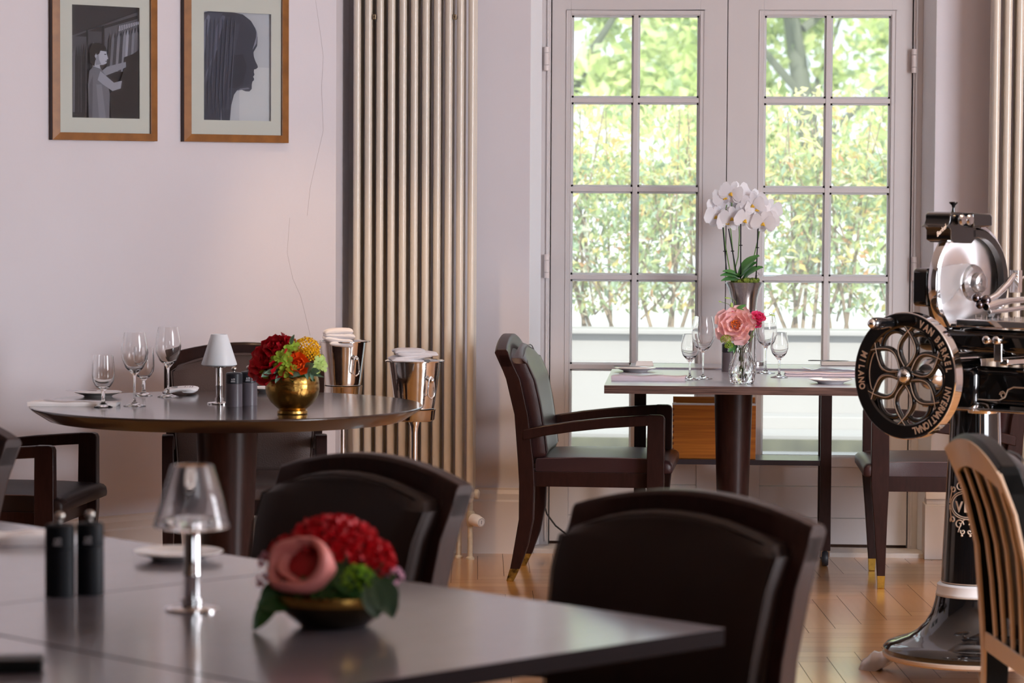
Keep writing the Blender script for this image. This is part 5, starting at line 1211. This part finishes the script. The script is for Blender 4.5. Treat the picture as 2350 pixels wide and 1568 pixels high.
for i in range(22):
    t = 2 * pi * i / 22; leaf(lm, (.03 * cos(t), .03 * sin(t), .012), (.088 * cos(t), .088 * sin(t), .02 + .02 * sin(i * 2.1)), .035, .1)
lm.ball((0, 0, .03), .058, 16, 10, (1, 1, .6)); lm.build('foliage', M['leafd'], bq, smooth=80)

# --- red bouquet on the front table
p = atZ(766, 1436, .75); CX_, CY_ = p.x, p.y + .0
bw = MB().lathe([(0, .002), (.05, 0), (.056, .003), (.075, .018), (.094, .036), (.0985, .048), (.099, .054), (.096, .055), (.09, .05), (.07, .028), (0, .014)], 64, cap=False).build('flower_bowl', mat('dark bronze bowl', rgb(70, 58, 40), 0.25, 0.9), None, smooth=40)
bw.location = (CX_, CY_, .7502); tag(bw, 'shallow dark bronze bowl of flowers, out of focus on the front table', 'bowl')
rim = MB().ring([(.0985, .040), (.1008, .044), (.1008, .054), (.0985, .056)], 56).build('rim_band', M['gold'], bw, smooth=40)
bq2 = thing('flower_bouquet', 'blurred bouquet of crimson blooms with one salmon rose on the front table', 'flowers', (CX_, CY_, .7502 + .04))
def Q2(px, py, dy=0.0): v = atY(px, py, CY_ + dy); return Vector((v.x - CX_, v.y - CY_, v.z - .7902))
pompon(Q2(765, 1262, .0), .066, 150, .26, 4, (1.12, 1, .80), .7, -.3).build('hydrangea', M['redf'], bq2, smooth=80)
pompon(Q2(680, 1290, .0), .045, 90, .3, 4, (1, 1, .9), .7, -.6).build('hydrangea', M['redf'], bq2, smooth=80)
pompon(Q2(852, 1290, .0), .040, 90, .3, 4, (.9, 1, .9), .7, -.6).build('hydrangea', M['redf'], bq2, smooth=80)
cn = Vector((-.42, -.80, .5)); Fc = frame3(cn)
def cup(c, s, nm, k):
    prof = [(0, -.055), (.022, -.05), (.040, -.03), (.049, -.005), (.052, .012), (.050, .022), (.045, .026), (.040, .022), (.036, .008), (.033, -.008), (.02, -.022), (0, -.026)]
    m = MB().lathe([(a * s, b * s) for a, b in prof], 40, (0, 0, 0), cap=False)
    for v in m.v:
        t = math.atan2(v.y, v.x); f = 1 + .06 * sin(2 * t + k) + .03 * sin(5 * t + k); v.x *= f * 1.08; v.y *= f * .94; v.z += .006 * s * sin(3 * t + k) * (1 if v.z > -.02 else 0)
    m.v = [c + Fc @ v for v in m.v]; return m.build(nm, M['rosepink'], bq2, smooth=80)
cup(Q2(694, 1303, -.065), 1.0, 'rose', .4); cup(Q2(706, 1296, -.062), .86, 'rose', 2.2)
MB().ball(Q2(698, 1300, -.058) + cn * .001, .030, 20, 12, (1, 1, .3), Fc).build('rose_heart', mat('dark crimson', rgb(170, 30, 36), .6), bq2, smooth=80)
pompon(Q2(820, 1330, -.07), .022, 40, .4, 3, open_=.6).build('hydrangea', leafmat('moss green bloom', rgb(130, 172, 34), .2), bq2, smooth=80)
pompon(Q2(903, 1322, .0), .014, 14, .6, 3).build('lisianthus', M['pale'], bq2, smooth=80); pompon(Q2(618, 1290, .0), .015, 14, .6, 3).build('lisianthus', M['pale'], bq2, smooth=80); pompon(Q2(612, 1335, .0), .014, 14, .6, 3).build('lisianthus', M['pale'], bq2, smooth=80)
GL = mat('grey green leaf', rgb(84, 110, 84), .4)
for (a, b, w, dy) in (((680, 1370), (590, 1395), .05, -.06), ((640, 1370), (583, 1448), .032, -.07), ((650, 1350), (598, 1370), .03, -.05)): leaf(MB(), Q2(*a, -.04), Q2(*b, dy), w, .12, up=(0, -1, .6)).build('leaf', M['leafd'], bq2, smooth=80)
for (a, b, w) in (((850, 1330), (866, 1420), .036), ((870, 1330), (900, 1410), .05), ((890, 1350), (902, 1420), .03)): leaf(MB(), Q2(*a, -.07), Q2(*b, -.085), w, .1, up=(0, -1, 0)).build('leaf', GL, bq2, smooth=80)
lm = MB(); lm.ball((0, 0, .030), .078, 20, 12, (1.05, 1, .62))
for i in range(40):
    t = 2 * pi * i / 40; z0 = .01 + .03 * fr_.random(); leaf(lm, (.06 * cos(t), .06 * sin(t), z0 + .02), (.1 * cos(t), .1 * sin(t), z0), .035, .1)
lm.build('foliage', M['leafd'], bq2, smooth=80)

# --- crystal vase with the pink flower
p = atZ(1703, 881, .75); VX, VY = p.x, p.y
n = 11; prof = [(.040, .0), (.042, .004), (.0445, .012), (.0485, .036), (.0495, .05), (.046, .068), (.038, .09), (.027, .118), (.0215, .132), (.0225, .142), (.026, .150)]
vs = MB(); secs = []
for k, (r, z_) in enumerate(prof):
    off = (k % 2) * pi / n; secs.append([Vector(((r * (1.0 if (j % 2 == k % 2) else .955)) * cos(2 * pi * j / (2 * n)), (r * (1.0 if (j % 2 == k % 2) else .955)) * sin(2 * pi * j / (2 * n)), z_)) for j in range(2 * n)])
for r, z_ in ((.0235, .150), (.019, .132), (.024, .118), (.035, .09), (.043, .066), (.044, .04), (.036, .014)): secs.append([Vector((r * cos(2 * pi * j / (2 * n)), r * sin(2 * pi * j / (2 * n)), z_)) for j in range(2 * n)])
vs.loft(secs); vo = vs.build('glass_vase', M['crystal'], None); vo.location = (VX, VY, .7503); tag(vo, 'faceted clear crystal vase at the front of the square table', 'vase')
wt = MB().lathe([(0, .0142), (.0355, .0143), (.0435, .04), (.0425, .066), (.0345, .09), (.026, .112), (0, .112)], 22, cap=False); wo = wt.build('water', M['water'], vo)
b3 = thing('flower_bouquet', 'small bouquet with an open pink bloom in the crystal vase', 'flowers', (VX, VY, .7503 + .13))
def Q3(px, py, dy=0.0): v = atY(px, py, VY + dy); return Vector((v.x - VX, v.y - VY, v.z - .8803))
nn = Vector((-.05, -.95, .25))
rose(Q3(1686, 746, -.025), nn, .052, ((5, .75, .75, .5), (6, .95, 1.0, .7), (7, 1.0, 1.2, 1.0), (5, 1.05, 1.4, 1.4)), ruf=.03, wf=1.2).build('peony', M['pink'], b3, smooth=80)
sm_ = MB(); F = frame3(nn)
for i in range(60):
    t = fr_.random() * 6.28; r = .013 * sqrt(fr_.random()); q = Q3(1688, 746, -.03) + F @ Vector((r * cos(t), r * sin(t), -.008)); e = q + F @ Vector((r * cos(t) * .4, r * sin(t) * .4, .014)); sm_.tube([q, e], .0009, 5); sm_.ball(e, .0017, 6, 4)
sm_.build('stamens', M['stamen'], b3)
rose(Q3(1740, 727, -.005), (.35, -.6, .8), .019, ruf=.05).build('lisianthus', M['magenta'], b3, smooth=80); rose(Q3(1736, 742, .0), (.4, -.7, .5), .014).build('lisianthus', M['magenta'], b3, smooth=80)
rose(Q3(1684, 712, .01), (0, -.3, 1), .014).build('lisianthus', M['magenta'], b3, smooth=80)
pompon(Q3(1666, 780, -.035), .021, 110, .18, 3, open_=1.2).build('viburnum', M['lime'], b3, smooth=80); pompon(Q3(1673, 794, -.03), .016, 70, .22, 3, open_=1.2).build('viburnum', M['lime'], b3, smooth=80)
wx = MB()
for i in range(120):
    q = Q3(1700 + fr_.uniform(-16, 20), 782 + fr_.uniform(-28, 10) - (fr_.random() * 20), fr_.uniform(-.03, .02)); wx.ball(q, fr_.uniform(.0012, .0024), 6, 4)
for i in range(26): wx.ball(Q3(1722 + fr_.uniform(-8, 10), 716 + fr_.uniform(-6, 12), .01), .0016, 6, 4)
wx.build('waxflower', M['pale'], b3)
sg = MB()
for a, b in (((1700, 800), (1690, 755)), ((1702, 800), (1738, 745)), ((1705, 800), (1730, 770)), ((1698, 800), (1672, 790)), ((1697, 800), (1684, 716)), ((1708, 798), (1722, 722))): sg.tube([Q3(1702 + fr_.uniform(-4, 4), 868, .0), Q3(*a, 0), Q3((a[0] + b[0]) / 2 + 2, (a[1] + b[1]) / 2, 0), Q3(*b, 0)], .0015, 6)
sg.tube([Q3(1684, 712, .01), Q3(1672, 698, .01), Q3(1652, 692, .01)], .0009, 5); sg.tube([Q3(1690, 706, .01), Q3(1688, 692, .01), Q3(1676, 684, .01), Q3(1663, 684, .01)], .0009, 5); sg.tube([Q3(1748, 735, .01), Q3(1754, 728, .01), Q3(1772, 723, .01)], .0009, 5); sg.tube([Q3(1742, 750, 0), Q3(1750, 735, 0), Q3(1757, 731, 0)], .0009, 5)
sg.build('stem', M['stem'], b3, smooth=80)
bu = MB()
for (a, b, w) in (((1656, 694), (1649, 691), .005), ((1676, 685), (1662, 683), .006), ((1766, 722), (1780, 725), .006), ((1752, 733), (1759, 729), .007)): leaf(bu, Q3(*a, .01), Q3(*b, .01), w, .2, up=(0, -1, 0)); 
bu.ball(Q3(1679, 702, .0), .006, 12, 8, (.9, .9, 2.0)); bu.build('bud', M['palegreen'], b3, smooth=80)
for (a, b, w) in (((1690, 710), (1712, 700), .014), ((1688, 712), (1708, 711), .01), ((1690, 790), (1672, 808), .02), ((1692, 780), (1678, 782), .01), ((1688, 795), (1684, 812), .012)): leaf(MB(), Q3(*a, .0), Q3(*b, -.01), w, .1, up=(0, -1, .2)).build('leaf', M['leafg'], b3, smooth=80)

# --- orchid in the silver trumpet vase on the trolley
OY = 11.50; p = atY(1706, 835, OY); OXv = p.x; zv = .7575; H = atY(1706, 648, OY).z - zv
ov = MB().lathe([(0, 0), (.044, 0), (.046, .004), (.040, .012), (.030, .03), (.034, .07), (.040, .12), (.0455, H - .12), (.052, H - .06), (.062, H - .025), (.0725, H - .004), (.074, H), (.071, H), (.058, H - .028), (.045, H - .07), (0, H - .08)], 48, cap=False).build('trumpet_vase', M['silver'], None, smooth=40)
ov.location = (OXv, OY, zv + .0005); tag(ov, 'tall silver trumpet vase standing on the trolley', 'vase')
orc = thing('potted_orchid', 'white orchid with four flower spikes in the silver trumpet vase', 'orchid', (OXv, OY, zv + H))
def Q4(px, py, dy=0.0): v = atY(px, py, OY + dy); return Vector((v.x - OXv, v.y - OY, v.z - zv - H))
mo = MB(); mo.ball((0, 0, -.008), .062, 24, 10, (1, 1, .3))
for i in range(60): t = fr_.random() * 6.28; r = .055 * sqrt(fr_.random()); mo.ball((r * cos(t), r * sin(t), fr_.uniform(.002, .012)), fr_.uniform(.005, .010), 6, 4)
mo.build('moss', M['mossg'], orc)
ste = [((1680, 645), (1672, 605), (1664, 560), (1660, 520), (1668, 470)), ((1688, 640), (1684, 600), (1680, 560), (1676, 520), (1680, 462)), ((1684, 628), (1694, 590), (1697, 540), (1695, 500), (1712, 468)), ((1713, 640), (1730, 590), (1740, 548), (1745, 515), (1765, 480))]
for i, s in enumerate(ste): MB().tube([Q4(*q, -.03 + .015 * i) for q in s], .0021, 8).build('stem', M['stem'], orc, smooth=80)
skt = [((1668, 632), (1659, 522)), ((1690, 628), (1672, 525)), ((1700, 640), (1700, 486)), ((1735, 642), (1741, 495))]
for i, (a, b) in enumerate(skt):
    k = MB().tube([Q4(*a, -.035), Q4(*b, -.035)], .0024, 8)
    m_ = ((a[0] + b[0]) / 2, (a[1] + b[1]) / 2); k.tube([Q4(m_[0] - 4, m_[1], -.035), Q4(m_[0] + 4, m_[1], -.035)], .002, 6); k.build('support_stick', M['blackm'], orc, smooth=80)
lvs = [((1700, 640), (1653, 634), .035), ((1700, 646), (1655, 646), .034), ((1698, 636), (1658, 624), .03), ((1696, 638), (1744, 588), .06), ((1700, 640), (1738, 604), .055), ((1706, 642), (1752, 615), .05)]
for a, b, w in lvs: leaf(MB(), Q4(*a, -.02), Q4(*b, -.05), w, .12, up=(0, -.6, 1)).build('leaf', M['leafg'], orc, smooth=80)
def blossom():
    mb = MB(); Z = Vector((0, 0, 1))
    for t, L, Wd in ((90, 1, .62), (210, 1, .6), (330, 1, .6)): out = Vector((cos(radians(t)), sin(radians(t)), 0)); petal(mb, out * .002, Z, out, .036 * L, .036 * Wd, 1.45, 1.6, .06, 4, 4, tipw=.5)
    for t in (12, 168): out = Vector((cos(radians(t)), sin(radians(t)), 0)); petal(mb, out * .002 + Z * .002, Z, out, .037, .05, 1.35, 1.6, .05, 6, 5, tipw=.6)
    return mb
bmsh = blossom(); first = None; lipm = None
pos = [(1664, 452), (1679, 444), (1694, 444), (1708, 450), (1648, 470), (1662, 476), (1676, 470), (1690, 465), (1703, 468), (1718, 458), (1728, 470), (1643, 496), (1655, 503), (1668, 510), (1680, 500), (1690, 490), (1670, 488), (1716, 485), (1728, 490), (1738, 480), (1722, 503), (1710, 505), (1748, 500), (1758, 492), (1767, 482), (1763, 510), (1752, 512), (1699, 478), (1660, 490), (1735, 463)]
for i, (x, y) in enumerate(pos):
    dy = fr_.uniform(-.06, .02); n_ = Vector((fr_.uniform(-.6, .6), -1, fr_.uniform(-.45, .25)))
    if first is None:
        first = bmsh.build('blossom', M['orchid'], orc, smooth=80); o = first
        li = MB(); li.ball((0, -.003, .004), .0045, 10, 8, (1, 1.3, 1)); li.ball((.004, -.006, .005), .003, 8, 6); li.ball((-.004, -.006, .005), .003, 8, 6); lipm = li.build('lip', M['lip'], o, smooth=80)
    else:
        o = first.copy(); SC.collection.objects.link(o); o.parent = orc; l = lipm.copy(); SC.collection.objects.link(l); l.parent = o
    o.location = Q4(x, y, dy); o.scale = (1.22,) * 3; o.rotation_euler = (frame3(n_) @ Matrix.Rotation(fr_.uniform(-.4, .4), 3, 'Z')).to_euler()
# flat headed silver lamp behind the orchid
p = atY(1733, 835, 11.585); 
dlp = thing('disc_lamp', 'silver lamp with a flat disc head behind the orchid vase', 'lamp', (p.x, 11.585, zv + .0005))
MB().lathe([(0, 0), (.035, 0), (.035, .012), (.006, .016), (0, .016)], 32, cap=False).build('base', M['silver'], dlp, smooth=30)
hz = atY(1752, 630, 11.585).z - zv; MB().lathe([(.0045, .014), (.0045, hz)], 12).build('pole', M['silver'], dlp, smooth=30)
MB().lathe([(0, -.010), (.05, -.006), (.078, .0), (.05, .007), (0, .010)], 48, (XP(1752, 11.585) - p.x, 0, hz), cap=False).build('head', M['chrome'], dlp, smooth=50)
